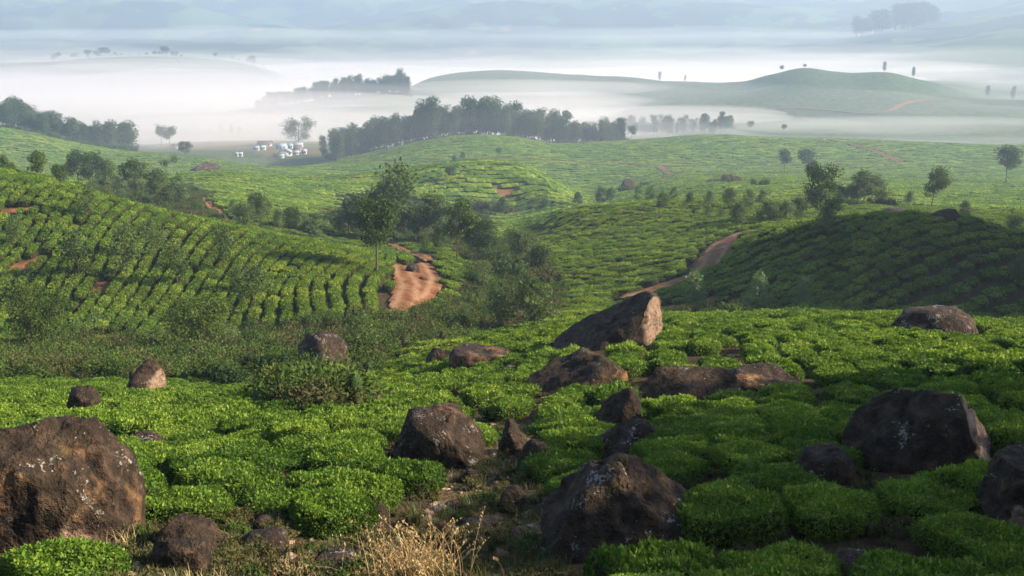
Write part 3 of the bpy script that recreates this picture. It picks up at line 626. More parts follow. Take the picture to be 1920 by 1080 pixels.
rock('flat bare rock shelf with dry grass beside the round rock', 840, 975, 694, 655, 0.7, [(0,0,1,0.7)], 49, 4, 2.4, 0.75, 0.4, name='rock_outcrop')
rock('upright dark rock with a pale tip above the gully', 930, 995, 855, 784, 0.8, [(0.7,-0.2,0.7,0.62)], 52, 4, 2.4, 0.30, 0.55)
rock('grey lichened rock leaning over the gully', 960, 1040, 900, 830, 0.9, [(-0.7,-0.3,0.6,0.60)], 55, 4, 2.4, 0.25, 0.85)
rock('grey dome rock sunk between shaded tea bushes', 1480, 1600, 908, 840, 0.8, [(-0.8,-0.3,0.5,0.75)], 58, 4, 2.3, 0.30, 0.55)
rock('dark rounded rock behind the cracked flat stone', 292, 425, 1040, 972, 0.8, [(0.6,-0.1,0.8,0.68)], 61, 4, 2.3, 0.30, 0.40)
rock('flat-topped brown stone in front of the dark rounded rock', 272, 398, 1082, 1010, 0.7, [(0,-0.1,1,0.80),(0,-1,0.1,0.75)], 64, 4, 3.4, 0.35, 0.25, dmin=4)
rock('tiny pointed rock on the skyline of the near tea', 1352, 1379, 597, 574, 0.9, [], 67, 3, 2.2, 0.40, 0.60, name='stone')
rock('rounded dark boulder on top of the shaded mound', 1744, 1802, 420, 391, 0.8, [], 70, 4, 2.3, 0.10, 0.30, dmin=80)
rock('low dark rock on top of the shaded mound', 1655, 1722, 409, 392, 0.7, [(0,0,1,0.7)], 73, 3, 2.4, 0.15, 0.30, dmin=80)
rock('dark dome rock among shrubs on the far field', 1163, 1192, 358, 336, 0.8, [], 76, 3, 2.3, 0.12, 0.30, dmin=220)
rock('heap of brown rock on the brow of the striped hill', 350, 410, 324, 305, 0.8, [(-0.6,0,0.8,0.6)], 79, 4, 2.3, 0.62, 0.40, dmin=300, name='rock_outcrop', rough=0.1)
rock('grey rock at the edge of the dirt bend', 760, 790, 514, 495, 0.8, [], 82, 3, 2.6, 0.15, 0.70, dmin=80)
rock('small dark rock in the middle of the dirt bend', 784, 801, 528, 518, 0.8, [], 83, 3, 2.4, 0.10, 0.40, dmin=80, name='stone')
rock('pale spur stone lying beside the small path on the striped hill', 515, 528, 356, 347, 0.8, [], 84, 3, 2.4, 0.80, 0.60, dmin=250, name='stone')
for k, (a, b, rb, rt, o_, l_, lab) in enumerate([
  (866,896,908,884,0.45,0.3,'brown wedge stone at the upper end of the gully'), (832,862,956,942,0.9,0.8,'small pale tan stone in the gully grass'),
  (936,978,962,925,0.2,0.6,'grey jagged stone in the middle of the gully'), (905,942,1006,990,0.35,0.7,'flat grey stone low in the gully'),
  (688,722,988,958,0.4,0.4,'round brown stone under the edge of the tea'), (455,536,1036,1010,0.55,0.8,'flat pale stone in the weeds by the golden grass'),
  (590,668,1062,1046,0.6,0.7,'flat pinkish stone left of the golden grass'), (868,948,1000,984,0.3,0.6,'thin grey slab across the gully floor'),
  (240,300,848,820,0.45,0.9,'pale grey flat rock behind the huge boulder'), (218,256,850,826,0.3,0.6,'small dark rock next to the pale flat rock'),
  (822,842,1002,984,0.9,0.6,'small pink stone under the tea edge'), (930,956,1056,1040,0.5,0.8,'pale stone at the foot of the gully'),
  (1560,1625,1078,1046,0.45,0.8,'flat streaked stone under shaded tea bushes'), (480,520,1000,975,0.55,0.6,'leaning brown stone under the tea edge'),
  (640,670,1075,1052,0.7,0.5,'pale block at the root of the golden grass'), (950,990,1010,996,0.3,0.5,'flat dark stone by the foot of the dome boulder'),
  (745,775,776,762,0.5,0.4,'small brown rock behind the orange stained boulder'), (585,600,728,716,0.6,0.3,'small tan rock below the speckled boulder'),
  (445,468,760,748,0.5,0.4,'small pinkish rock between small tea bushes'), (325,352,742,730,0.5,0.4,'low brown rock behind a small tea bush'),
  (940,985,700,690,0.4,0.6,'low grey stone on the near tea crest'), (850,868,1042,1030,0.5,0.7,'small grey stone in the gully weeds')]):
    c_ = (a + b)/2; a, b, rt = c_ - (b - a)*0.68, c_ + (b - a)*0.68, rb - (rb - rt)*1.35
    rock(lab, a, b, rb, rt, 0.8, [], 100 + k, 3, 2.4, o_, l_, dmin=5, name='stone', rough=0.07, yaw=0.3*k)
def rock_clear(x, y, grow=0.25):
    ok = np.ones(len(x), bool)
    for cx, cyy, a, b, _ in ROCKS: ok &= ((x - cx)/(a*0.92 + grow))**2 + ((y - cyy)/(b*0.92 + grow))**2 > 1
    for cx, cyy, a, b, _ in ROCKS:
        if a > 0.45 and cyy < 60: ok &= ((x - cx)/(a*0.80 + grow))**2 + ((y - cyy + 0.55*b)/(b*0.9 + 0.25 + grow))**2 > 1
    return ok

# ------------------------------------------------------------------ where tea does not grow (patches of ground, found by what the photograph shows of them)
NO_TEA = [([(890,790),(975,795),(1030,850),(1030,905),(1000,960),(1040,1010),(1060,1090),(1090,1500),(200,1500),(400,1060),(420,1005),(480,985),(560,1010),(690,1010),(790,1000),(805,900),(880,880)], 4, 27),
          ([(150,1045),(265,985),(430,1000),(450,1500),(190,1500)], 4, 14),
          ([(1010,900),(1335,900),(1320,990),(1275,1060),(1130,1130),(1040,1100)], 7, 13.5),
          ([(515,732),(645,735),(650,775),(590,785),(525,770)], 24, 46),
          ([(-700,742),(0,724),(180,722),(400,728),(560,728),(640,738),(690,712),(745,665),(800,640),(790,600),(720,606),(690,600),(600,608),(480,622),(380,640),(260,640),(160,655),(0,660),(-700,650)], 43, 90),
          ([(770,610),(800,592),(850,570),(870,530),(890,500),(860,480),(900,450),(935,425),(985,440),(1010,470),(1045,520),(1060,560),(1045,600),(980,622),(880,650),(770,665)], 58, 190),
          ([(600,420),(640,365),(760,372),(900,395),(940,415),(900,470),(840,470),(735,462),(640,440)], 135, 320),
          ([(120,372),(160,330),(300,330),(400,365),(420,420),(360,415),(240,385)], 133, 300),
          ([(1255,552),(1400,556),(1405,600),(1255,600)], 58, 92)] + [(p, a, b) for p, a, b in BARE]
def tea_ok(x, y):
    z = height(x, y); px, row = project(x, y, z); ok = road_clear(x, y) & rock_clear(x, y)
    jx = 9*fbm(x/2.5, y/2.5, 2, 2); jy = 6*fbm(x/2.5, y/2.5, 2, 4)
    for q_, (poly, lo, hi) in enumerate(NO_TEA): ok &= ~(in_poly(px + jx, row + jy, poly) & (y > lo) & (y < hi) & ((q_ < 9) | (RNG.random(len(x)) < 0.7)))
    return ok
def rows(x0, x1, y0, y1, du, dv, ang, jit, warp=0.0, ws=14.0, stag=0.5):
    """planting grid: du between rows, dv along them, rows turned by ang (0 = running away from the camera)"""
    cx, cy = (x0+x1)/2, (y0+y1)/2; Rr = math.hypot(x1-x0, y1-y0)/2 + 5
    a = np.arange(-Rr, Rr, du); b = np.arange(-Rr, Rr, dv); A, B = np.meshgrid(a, b, indexing='ij')
    B = B + (np.arange(len(a)) % 2)[:, None]*dv*stag; A = A.ravel(); B = B.ravel()
    A0 = A + RNG.normal(size=len(A))*jit*du; B0 = B + RNG.normal(size=len(B))*jit*dv
    c, s = math.cos(ang), math.sin(ang); x = cx + A0*c + B0*s; y = cy - A0*s + B0*c
    x = x + warp*fbm(x/ws, y/ws, 2, 0); y = y + warp*fbm(x/ws + 31, y/ws, 2, 3)
    k = (x > x0) & (x < x1) & (y > y0) & (y < y1); return x[k], y[k]
def in_frame(x, y, z, m=90):
    px, row = project(x, y, z); return (px > -m) & (px < W + m) & (row < H + m)

# --- the near field
x, y = rows(-40, 40, 7.6, 60, 1.42, 1.32, 1.25, 0.08, 2.4, 9.0)
z = height(x, y); k = in_frame(x, y, z, 170) & (np.abs(x) < 0.62*y + 3) & seen(x, y, 0.7, 0.002) & tea_ok(x, y); k &= (RNG.random(len(x)) > 0.04)
x, y, z = x[k], y[k], z[k]; nrm = normals(x, y, 0.8); nrm = unit(nrm + np.array([0, 0, 0.8]))
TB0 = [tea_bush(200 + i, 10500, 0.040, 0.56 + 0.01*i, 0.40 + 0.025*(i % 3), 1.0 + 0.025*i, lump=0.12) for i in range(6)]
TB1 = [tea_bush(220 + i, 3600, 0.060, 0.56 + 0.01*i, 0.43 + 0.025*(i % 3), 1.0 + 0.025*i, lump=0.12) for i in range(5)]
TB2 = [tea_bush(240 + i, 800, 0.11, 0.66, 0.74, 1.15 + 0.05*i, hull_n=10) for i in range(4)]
n = len(x); d = y; px, row = project(x, y, z + 0.6)
rot = euler_from_axes(np.stack([np.cos(a := (RNG.normal(size=n)*0.16 + 0.32 + np.where(RNG.random(n) < 0.5, 0, np.pi))), np.sin(a), np.zeros(n)], -1), nrm)
scl = (0.94 + 0.14*RNG.random(n))[:, None]*np.stack([np.ones(n), 0.95 + 0.15*RNG.random(n), 0.72 + 0.42*RNG.random(n)], -1)
vis = (px > 5) & (px < W - 5) & (row < H - 5) & seen(x, y, 0.75)
order = np.argsort(d); big = [i for i in order if vis[i]][:300]; bigset = np.zeros(n, bool); bigset[big] = True
lod = np.where(d < 23, 0, 1); kind = RNG.integers(0, 100, n)
SHORT = {'huge rounded': 'huge cracked brown boulder', 'large dark': 'big dark dome boulder', 'brown boulder': 'orange stained boulder', 'tall dark': 'dark wedge boulder',
         'broad dark': 'dark whaleback boulder', 'dark square': 'square boulder at the edge', 'pointed boulder': 'pointed boulder', 'squat flat-topped': 'squat flat-topped boulder', 'low orange-topped': 'orange-topped outcrop',
         'long grey': 'long rusty ledge', 'narrow slanting': 'narrow slanting rock', 'grey dome': 'grey dome rock', 'dark rounded': 'dark rounded rock', 'upright dark': 'upright pale-tipped rock', 'dark slanting': 'dark slanting rock', 'grey lichened': 'leaning lichened rock'}
MARKS = [(cx, cyy, SHORT[' '.join(l.split()[:2])]) for cx, cyy, a_, b_, l in ROCKS if ' '.join(l.split()[:2]) in SHORT and cyy < 40]
ORD = ['nearest', 'second', 'third', 'fourth', 'fifth', 'sixth', 'seventh', 'eighth', 'ninth', 'tenth', 'eleventh', 'twelfth', 'thirteenth', 'fourteenth', 'fifteenth', 'sixteenth', 'seventeenth', 'eighteenth', 'nineteenth', 'twentieth']
sect = {}
for i in big:
    dd = [math.hypot(x[i]-mx, y[i]-my) for mx, my, _ in MARKS]; j = int(np.argmin(dd)); ang = math.atan2(y[i]-MARKS[j][1], x[i]-MARKS[j][0])
    side = ['to the right of', 'behind and right of', 'behind', 'behind and left of', 'to the left of', 'in front and left of', 'in front of', 'in front and right of'][int(round(ang/(math.pi/4))) % 8]
    sect.setdefault((j, side), []).append((dd[j], i))
BUSH_LABEL = {}
for (j, side), q in sect.items():
    for r_, (_, i) in enumerate(sorted(q)): BUSH_LABEL[i] = '%s clipped green tea bush %s the %s' % (ORD[min(r_, 19)], side, MARKS[j][2])
def bush_label(i): return BUSH_LABEL[i], None
for i in big:
    o = link(bpy.data.objects.new('tea_bush', (TB0 if lod[i] == 0 else TB1)[kind[i] % (6 if lod[i] == 0 else 5)]))
    o.location = (x[i], y[i], z[i] - 0.06); o.rotation_euler = rot[i]; o.scale = scl[i]
    tag(o, bush_label(i)[0], 'tea bush', 'clipped tea bushes of the near field')
rest = ~bigset
P = np.stack([x, y, z - 0.06], -1)
scatter('tea_field', 'tea bushes covering the rest of the near slope', 'tea field', P[rest], rot[rest], scl[rest], np.where(lod == 0, kind % 6, 6 + kind % 5)[rest], TB0 + TB1)

# --- the slopes behind, in rows
acc = [[], [], [], []]
def add_rows(x, y, ang, s=(1.0, 1.0), tilt=0.35, hv=0.5):
    z = height(x, y); k = in_frame(x, y, z, 60) & seen(x, y, 1.0, 0.001); x, y = x[k], y[k]; k = tea_ok(x, y); x, y = x[k], y[k]; n = len(x)
    if not n: return
    nr = unit(normals(x, y, 1.2) + np.array([0, 0, tilt])); a = ang + RNG.normal(size=n)*0.10
    acc[0].append(np.stack([x, y, height(x, y) - 0.05], -1)); acc[1].append(euler_from_axes(np.stack([np.sin(a), np.cos(a), np.zeros(n)], -1), nr))
    acc[2].append((0.9 + 0.25*RNG.random(n))[:, None]*np.stack([np.full(n, s[0]), np.full(n, s[1]), 1.0 - hv/2 + hv*RNG.random(n)], -1)); acc[3].append(RNG.integers(0, 4, n))
GAP = 60
def split(x, y):                      # which stand of tea a point belongs to
    z = height(x, y); px, row = project(x, y, z); left = (px < 760) & (y < 150); top = (px > 930) & (px < 1300) & (y > 150) & (y < 215)
    return left, top
xx, yy = rows(-85, 0, 76, 150, 1.46, 0.86, -0.10, 0.055, 4.0, 24, 0.0); l, t_ = split(xx, yy); k_ = RNG.random(len(xx)) > 0.05; l = l & k_; add_rows(xx[l], yy[l], -0.10, (1.05, 0.80), 0.35, 0.18)
xx, yy = rows(-12, 40, 148, 216, 2.3, 1.15, 0.55, 0.05, 2.0, 20, 0.0); l, t_ = split(xx, yy); add_rows(xx[t_], yy[t_], 0.55, (1.0, 1.2))
xx, yy = rows(-95, 120, 60, 205, 1.55, 1.20, 1.30, 0.10, 4.0, 18); l, t_ = split(xx, yy); add_rows(xx[~l & ~t_], yy[~l & ~t_], 1.30, (1.0, 0.92))
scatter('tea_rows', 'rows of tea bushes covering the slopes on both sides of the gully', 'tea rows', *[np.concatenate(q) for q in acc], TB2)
# --- the hills farther off
acc = [[], [], [], []]
TBK = [tea_block(300 + i) for i in range(4)]
xx, yy = rows(-220, 230, 200, 470, 2.65, 4.4, 1.5, 0.03, 9.0, 70); add_rows(xx, yy, 1.5, (1, 1), 0.0)
xx, yy = rows(-420, 420, 470, 730, 3.5, 5.5, 1.5, 0.03, 16.0, 120); 
k = ~((yy > 640) & (np.abs(xx) < 999) & (project(xx, yy, height(xx, yy))[0] < 640)); add_rows(xx[k], yy[k], 1.5, (1.28, 1.25), 0.0)
scatter('tea_hill_rows', 'distant clipped tea rows striping the rolling hills', 'tea rows', *[np.concatenate(q) for q in acc], TBK)
# ------------------------------------------------------------------ trees
KIND = {}
def kinds(key, n, **kw): KIND[key] = [tree_meshes(1000 + 37*len(KIND) + i, **kw) for i in range(n)]
kinds('oak', 5, h=8, crown0=0.30, width=0.27, nlimb=20, nleaf=3200, leaf=0.40, trunk_r=0.10)
kinds('lone', 1, h=8, crown0=0.50, width=0.30, nlimb=26, nleaf=5200, leaf=0.32, trunk_r=0.15, shape='round', mat=M_DARK)
kinds('dense', 3, h=8, crown0=0.28, width=0.38, nlimb=28, nleaf=5200, leaf=0.36, trunk_r=0.13, shape='round', mat=M_DARK)
kinds('pale', 3, h=8, crown0=0.25, width=0.24, nlimb=18, nleaf=2600, leaf=0.38, trunk_r=0.08, mat=M_PALE)
kinds('sapling', 4, h=8, crown0=0.30, width=0.22, nlimb=20, nleaf=1500, leaf=0.38, trunk_r=0.07, mat=M_OAK, sparse=1.25)
kinds('tall', 2, h=8, crown0=0.52, width=0.20, nlimb=18, nleaf=3000, leaf=0.36, trunk_r=0.09, mat=M_OAK)
kinds('multi', 2, h=8, crown0=0.35, width=0.42, nlimb=40, nleaf=7000, leaf=0.30, trunk_r=0.10, shape='round', mat=M_SHRUB, stems=5)
kinds('feather', 2, h=8, crown0=0.12, width=0.26, nlimb=34, nleaf=2600, leaf=0.40, trunk_r=0.07, mat=M_PALE, shape='cone', sparse=1.1)
kinds('euc', 7, h=18, crown0=0.26, width=0.12, nlimb=30, nleaf=1900, leaf=0.85, trunk_r=0.10, shape='euc', mat=M_EUC)
kinds('umbrella', 3, h=12, crown0=0.58, width=0.30, nlimb=18, nleaf=1300, leaf=0.85, trunk_r=0.09, shape='round', mat=M_EUC)
kinds('banyan', 1, h=12, crown0=0.18, width=0.62, nlimb=46, nleaf=4200, leaf=0.65, trunk_r=0.25, shape='round', mat=M_DARK)
kinds('tuft', 2, h=6, crown0=0.80, width=0.22, nlimb=12, nleaf=420, leaf=0.45, trunk_r=0.08, mat=M_SHRUB)
REF = dict(oak=8, lone=8, dense=8, pale=8, sapling=8, tall=8, multi=8, feather=8, euc=18, umbrella=12, banyan=12, tuft=6)
TREE_NAME = dict(oak='silver_oak_tree', lone='shade_tree', dense='shade_tree', pale='silver_oak_tree', sapling='young_silver_oak_tree', tall='silver_oak_tree', multi='acacia_tree', feather='young_silver_oak_tree', euc='eucalyptus_tree', umbrella='crown_tree', banyan='banyan_tree', tuft='lopped_tree')
TREE_XY = []; _tc = [0]
def tree_at(kind, x, y, h, label, group=None, wide=1.0, var=None):
    ms = KIND[kind]; tm, bmh, cm = ms[(_tc[0] if var is None else var) % len(ms)]; _tc[0] += 1
    r = link(bpy.data.objects.new(TREE_NAME[kind], None)); r.empty_display_size = 0.5
    r.location = (x, y, ground(x, y) - 0.02); r.rotation_euler = (0, 0, RNG.random()*6.283); s = h/REF[kind]; r.scale = (s*wide, s*wide, s)
    tk = link(bpy.data.objects.new('trunk', tm), r); link(bpy.data.objects.new('branches', bmh), tk); link(bpy.data.objects.new('crown', cm), r)
    TREE_XY.append((x, y)); return tag(r, label, 'tree', group)
def place(px, d):                       # ground point at distance d in the direction of a photo column
    z = 0.0
    for _ in range(3): x = (px - 960.0)/F*(d*CP - z*SP); z = ground(x, d)
    return x, d, z
def tree(kind, px, row, hpx, dmin, label, group=None, wide=1.0, var=None):
    x, y, z = at(px, row, dmin) if dmin > 0 else place(px, -dmin); return tree_at(kind, x, y, hpx*(y*CP - z*SP)/F*1.02, label, group, wide, var)
for a in [
 ('lone',706,516,132,85,'tall dark tree with a bare straight trunk beside the dirt bend',None,0.8),
 ('dense',895,490,76,120,'round dense green tree at the head of the gully',None,0.9),
 ('tall',858,494,108,120,'tall thin-trunked tree left of the round dense tree'),
 ('dense',1538,418,98,150,'dark rounded tree standing alone beyond the mound',None,0.75),
 ('pale',1552,442,76,95,'pale leafy tree in front of the dark rounded tree'),
 ('multi',62,668,134,62,'broad dark tree with a pale stem in the left thicket',None,0.85),
 ('multi',372,674,122,62,'wide many-stemmed tree over the thicket',None,0.95),
 ('pale',424,668,60,60,'small pale bushy tree beside the many-stemmed tree',None,1.3),
 ('sapling',683,686,94,50,'thin young tree at the tea edge beside the speckled boulder',None,1.1),
 ('sapling',750,664,55,55,'small thin tree by the stream stones'),
 ('sapling',934,633,92,48,'slim young tree on the near tea crest, left of the taller one'),
 ('oak',1002,628,105,48,'slim taller young tree on the near tea crest'),
 ('sapling',872,626,56,70,'spindly sapling at the low end of the gully'),
 ('sapling',903,556,66,85,'spindly sapling on the tea bank above the gully'),
 ('feather',1300,588,76,62,'feathery young tree beside the track bank'),
 ('feather',1422,587,74,62,'bright feathery young tree before the shaded mound'),
 ('feather',1504,585,64,62,'second feathery young tree before the shaded mound'),
 ('sapling',1660,530,46,85,'faint sapling on the shaded mound'),
 ('sapling',1905,540,60,80,'faint sapling at the edge of the shaded mound'),
 ('oak',10,316,33,-134,'small dark tree at the far left of the crest'),('sapling',25,319,24,-134,'little crooked tree next to the small dark crest tree'),
 ('oak',73,326,54,-132,'tallest bushy tree on the left crest'),('oak',116,329,43,-130,'bushy tree right of the tallest crest tree'),
 ('pale',52,321,14,-133,'low shrubby tree below the tallest crest tree'),
 ('oak',148,352,64,125,'first tree of the dark clump behind the crest',None,1.1),('dense',176,358,66,125,'dark dense tree in the clump behind the crest',None,0.8),('oak',206,364,60,125,'slender tree in the clump behind the crest',None,1.1),
 ('oak',130,345,40,125,'low tree at the edge of the clump behind the crest'),('pale',228,372,42,128,'pale low tree at the right of the clump'),
 ('oak',257,376,72,128,'pointed tree between the two clumps behind the crest'),('oak',295,384,64,128,'bushy tree right of the pointed tree',None,1.1),('pale',335,388,58,128,'pale tree at the end of the crest trees'),('oak',318,392,44,128,'low dark tree before the pale crest tree'),
 ('tuft',313,336,33,200,'lopped pole tree with a small tuft, left of two'),('tuft',326,328,32,200,'lopped pole tree with a small tuft, right of two'),
 ('sapling',170,417,62,95,'sparse sapling high on the left tea slope'),('sapling',240,529,104,80,'tall sparse sapling in the middle of the left tea slope'),('sapling',290,492,82,85,'sparse sapling below the bare rows'),
 ('sapling',152,532,98,80,'thin sapling over the bare red scar'),('sapling',333,542,88,80,'wispy sapling low on the left tea slope'),('sapling',420,517,92,80,'wispy sapling beside the bare rows'),('sapling',478,590,92,74,'greyish sapling above the weeds',None,1.3),('sapling',452,560,60,78,'small greyish sapling by the row ends'),
 ('sapling',30,470,60,85,'faint sapling at the left picture edge'),
 ('oak',457,438,54,118,'small tree on the crest of the left slope'),('oak',482,428,64,150,'fuller tree beyond the crest of the left slope'),('pale',525,430,38,150,'low pale tree left of the gully wood'),('dense',548,436,44,140,'low dark tree left of the gully wood',None,0.8),('pale',600,454,54,125,'pale tree standing over the crest hedge'),
 ('pale',572,440,40,145,'pale low tree behind the crest hedge'),('oak',500,410,34,180,'small tree on the wooded slope'),('pale',440,405,30,180,'light shrub-like tree on the wooded slope'),
 ('oak',655,452,76,150,'broad tree at the left of the gully wood',None,1.1),('oak',688,456,92,150,'largest broad tree of the gully wood',None,1.1),('oak',738,458,118,160,'tallest tree of the gully wood'),('pale',716,462,66,140,'pale low tree in the gully wood'),
 ('tuft',738,440,112,200,'palm-like tufted tree above the gully wood'),('oak',780,458,72,150,'bushy tree right of the gully wood'),('oak',815,456,88,160,'grey-green tree behind the tall thin-trunked tree',None,1.1),('pale',842,460,72,150,'pale tree between the gully wood and round tree'),
 ('sapling',795,482,44,120,'small tree over the dirt bend'),('oak',828,478,52,125,'small dense tree over the dirt bend'),('pale',640,440,50,180,'pale tree at the edge of the striped hill'),
 ('oak',978,492,60,115,'greyish tree low in the gully',None,1.2),('oak',1012,512,50,105,'bushy greyish tree right of the low gully tree',None,1.3),('sapling',955,470,44,130,'thin tree at the gully head'),
 ('oak',940,408,36,220,'small tree at the foot of the striped hill'),('pale',925,400,28,220,'pale low tree at the foot of the striped hill'),('oak',1020,396,24,180,'first small tree on the field ridge'),
 ('oak',1083,390,28,180,'second small tree on the field ridge'),('pale',1128,386,36,185,'pale tree on the field ridge'),('oak',1145,384,30,190,'dark small tree on the field ridge'),('pale',1200,383,36,185,'leafy tree on the field ridge below the dome rock'),('pale',1218,384,34,185,'leafy pale tree right of the dome rock'),('oak',1240,400,36,170,'small round tree on the open field'),('pale',1264,383,32,185,'slim pale tree on the open field'),
 ('oak',1292,388,26,185,'tiny round tree on the open field'),('pale',1331,392,33,180,'light tree on the open field, left of the darker pair'),('sapling',1326,409,24,160,'thin little tree low on the open field'),('oak',1367,394,39,180,'dark slim tree on the open field'),('oak',1381,429,48,140,'leafy tree above the end of the dirt track',None,1.2),('pale',1400,398,42,175,'pale tall tree on the open field'),
 ('oak',1437,427,53,135,'round leafy tree right of the track end',None,1.2),('pale',1474,424,46,130,'bushy pale tree left of the dark rounded tree',None,1.3),('oak',1497,420,46,135,'leaning slim tree beside the bushy pale tree'),('pale',1430,386,32,190,'faint pale tree high on the open field'),('sapling',1350,414,28,150,'wispy tree on the open field'),
 ('tall',1470,326,44,400,'thin-stemmed tree below the grove hill path'),('umbrella',1513,328,42,400,'flat crowned tree below the grove hill path'),('umbrella',1522,337,34,380,'lower flat crowned tree beside its taller twin'),
 ('oak',1618,394,66,200,'soft grey-green broad tree in the far dip',None,1.2),('oak',1640,394,54,210,'lower broad tree joined to the grey-green one',None,1.3),('oak',1592,396,40,200,'small tree left of the broad pair'),('oak',1575,398,34,200,'shrubby tree by the dark rounded tree',None,1.3),
 ('tall',1746,398,76,200,'tall bare-stemmed tree behind the mound top'),('pale',1705,390,30,210,'small pale tree behind the mound top'),('oak',1808,414,36,150,'small tree right of the mound boulder'),
 ('tall',1885,348,72,330,'tall dark tree high on the right hillside',None,1.05),('dense',1902,440,32,160,'round dark shrub tree at the right picture edge',None,1.2),
 ('tuft',935,306,26,330,'tiny pole tree on the brow of the striped hill'),('oak',868,300,14,480,'tiny tree by the grove hill path'),('oak',853,308,16,480,'tiny round tree below the grove hill path'),('umbrella',845,345,28,290,'hazy tree on the flank of the striped hill'),
 ('umbrella',1184,267,25,-690,'lone small crowned tree at the end of the grove'),
 ('umbrella',303,275,34,700,'flat topped misty tree left of the village, first of two'),('umbrella',319,279,36,700,'flat topped misty tree left of the village, second of two'),('dense',348,292,24,680,'round misty tree left of the village',None,1.2),('banyan',560,272,42,760,'large round banyan rising out of the mist'),
 ('euc',606,300,42,660,'eucalyptus standing apart at the left of the grove'),('euc',636,302,48,660,'first full eucalyptus of the grove'),
 ('euc',415,256,24,930,'misty eucalyptus behind the village, first of three'),('euc',435,257,21,930,'misty eucalyptus behind the village, second of three'),('euc',450,258,19,930,'misty eucalyptus behind the village, third of three'),
 ('umbrella',1465,134,12,-1285,'tiny tree left of the misty summit'),('umbrella',1509,127,9,-1265,'tiny flat tree on the misty summit'),('euc',1658,139,18,-1228,'lone tree right of the misty summit'),('euc',1712,153,19,-1214,'second lone tree along the misty ridge'),('euc',1851,168,22,-1196,'third lone tree along the misty ridge'),('euc',1898,179,24,-1190,'last lone tree along the misty ridge'),
 ('euc',1236,149,17,-1402,'faint lone tree on the low misty saddle'),('euc',1284,150,12,-1400,'fainter small tree on the low misty saddle'),('umbrella',1405,248,18,840,'small misty tree below the misty hill'),('umbrella',1470,250,15,840,'rounded misty tree below the misty hill'),
]: tree(*a)
def line_trees(kind, pts, n, hpx, label, group, depth=30, wide=1.0, jit=0.2):
    P = smooth_line([(px, d, 0) for px, d in pts], 200)
    for i in range(n):
        t = (i + RNG.random()*0.9)/n if jit < 0.4 else RNG.random()**1.3; q = P[int(t*199)]; x, y, z = place(q[0] + RNG.normal()*2.0, q[1] + RNG.random()*depth)
        tree_at(kind, x, y, hpx*max(0.45, 1 + jit*RNG.normal())*(y*CP - z*SP)/F, label, group, wide*(0.85 + 0.35*RNG.random()))
G = 'eucalyptus in the dense grove on the middle hill, '
line_trees('euc', [(622,672),(655,678),(700,682)], 24, 46, G + 'at its low left end', 'left end of the eucalyptus grove', 40)
line_trees('euc', [(700,682),(760,686),(820,690)], 34, 52, G + 'on its left shoulder', 'left shoulder of the eucalyptus grove', 34)
line_trees('euc', [(820,690),(880,692),(960,690)], 40, 54, G + 'at the summit', 'summit of the eucalyptus grove', 34)
line_trees('euc', [(960,690),(1010,690),(1060,690)], 30, 48, G + 'right of the summit', 'right shoulder of the eucalyptus grove', 34)
line_trees('euc', [(1060,692),(1110,690),(1172,688)], 28, 34, 'shorter eucalyptus at the tapering right end of the grove', 'right end of the eucalyptus grove', 30)
line_trees('euc', [(-20,655),(60,665),(120,675)], 30, 44, 'tree in the dark left wood, in its taller part by the picture edge', 'tall part of the left wood', 50, 1.25)
line_trees('euc', [(120,675),(180,685),(248,700)], 34, 42, 'tree in the dark left wood, in its lower part by the valley', 'low part of the left wood', 50, 1.25)
line_trees('euc', [(595,1150),(660,1150),(720,1150),(768,1150)], 54, 30, 'tree in the misty wood on the spur above the mist', 'misty wood on the spur', 40, 1.1)
line_trees('euc', [(485,1140),(540,1145),(600,1150)], 30, 22, 'small tree on the spur sinking into the mist', 'trees at the low end of the spur', 35, 1.3)
line_trees('euc', [(1085,890),(1160,900),(1250,890),(1370,860)], 48, 26, 'grey tree in the grove drowned in mist', 'grove drowned in mist', 50, 1.2)
line_trees('umbrella', [(100,1670),(180,1680),(260,1680),(340,1680),(420,1680),(505,1680)], 44, 10, 'tiny tree along the far left ridge', 'trees along the far left ridge', 30, 1.2, 0.42)
line_trees('euc', [(1605,2320),(1650,2330),(1700,2340),(1760,2350)], 20, 38, 'faint tree on the high right slope', 'faint trees on the high right slope', 60, 1.6)
# ------------------------------------------------------------------ shrubs
SHR = {'dark': [shrub_mesh(400+i, 1.0, 1.1, 3000, 0.10, M_DARK, 13) for i in range(3)], 'green': [shrub_mesh(410+i, 1.0, 1.0, 3000, 0.10, M_SHRUB, 13) for i in range(3)],
       'brown': [shrub_mesh(420+i, 1.0, 0.8, 2600, 0.09, M_BROWNISH, 12) for i in range(3)], 'pale': [shrub_mesh(430+i, 1.0, 0.9, 1200, 0.14, M_PALE, 9) for i in range(2)]}
def shrub(kind, px, row, wpx, hpx, dmin, label, group=None):
    x, y, z = at(px, row, dmin); k = (y*CP - z*SP)/F; o = link(bpy.data.objects.new('shrub', SHR[kind][int(px) % len(SHR[kind])]))
    o.location = (x, y + wpx*k*0.25, ground(x, y + wpx*k*0.25) - 0.1); o.scale = (wpx*k/2.3, wpx*k/2.6, hpx*k/1.25); o.rotation_euler = (0, 0, RNG.random()*6.28)
    return tag(o, label, 'shrub', group)
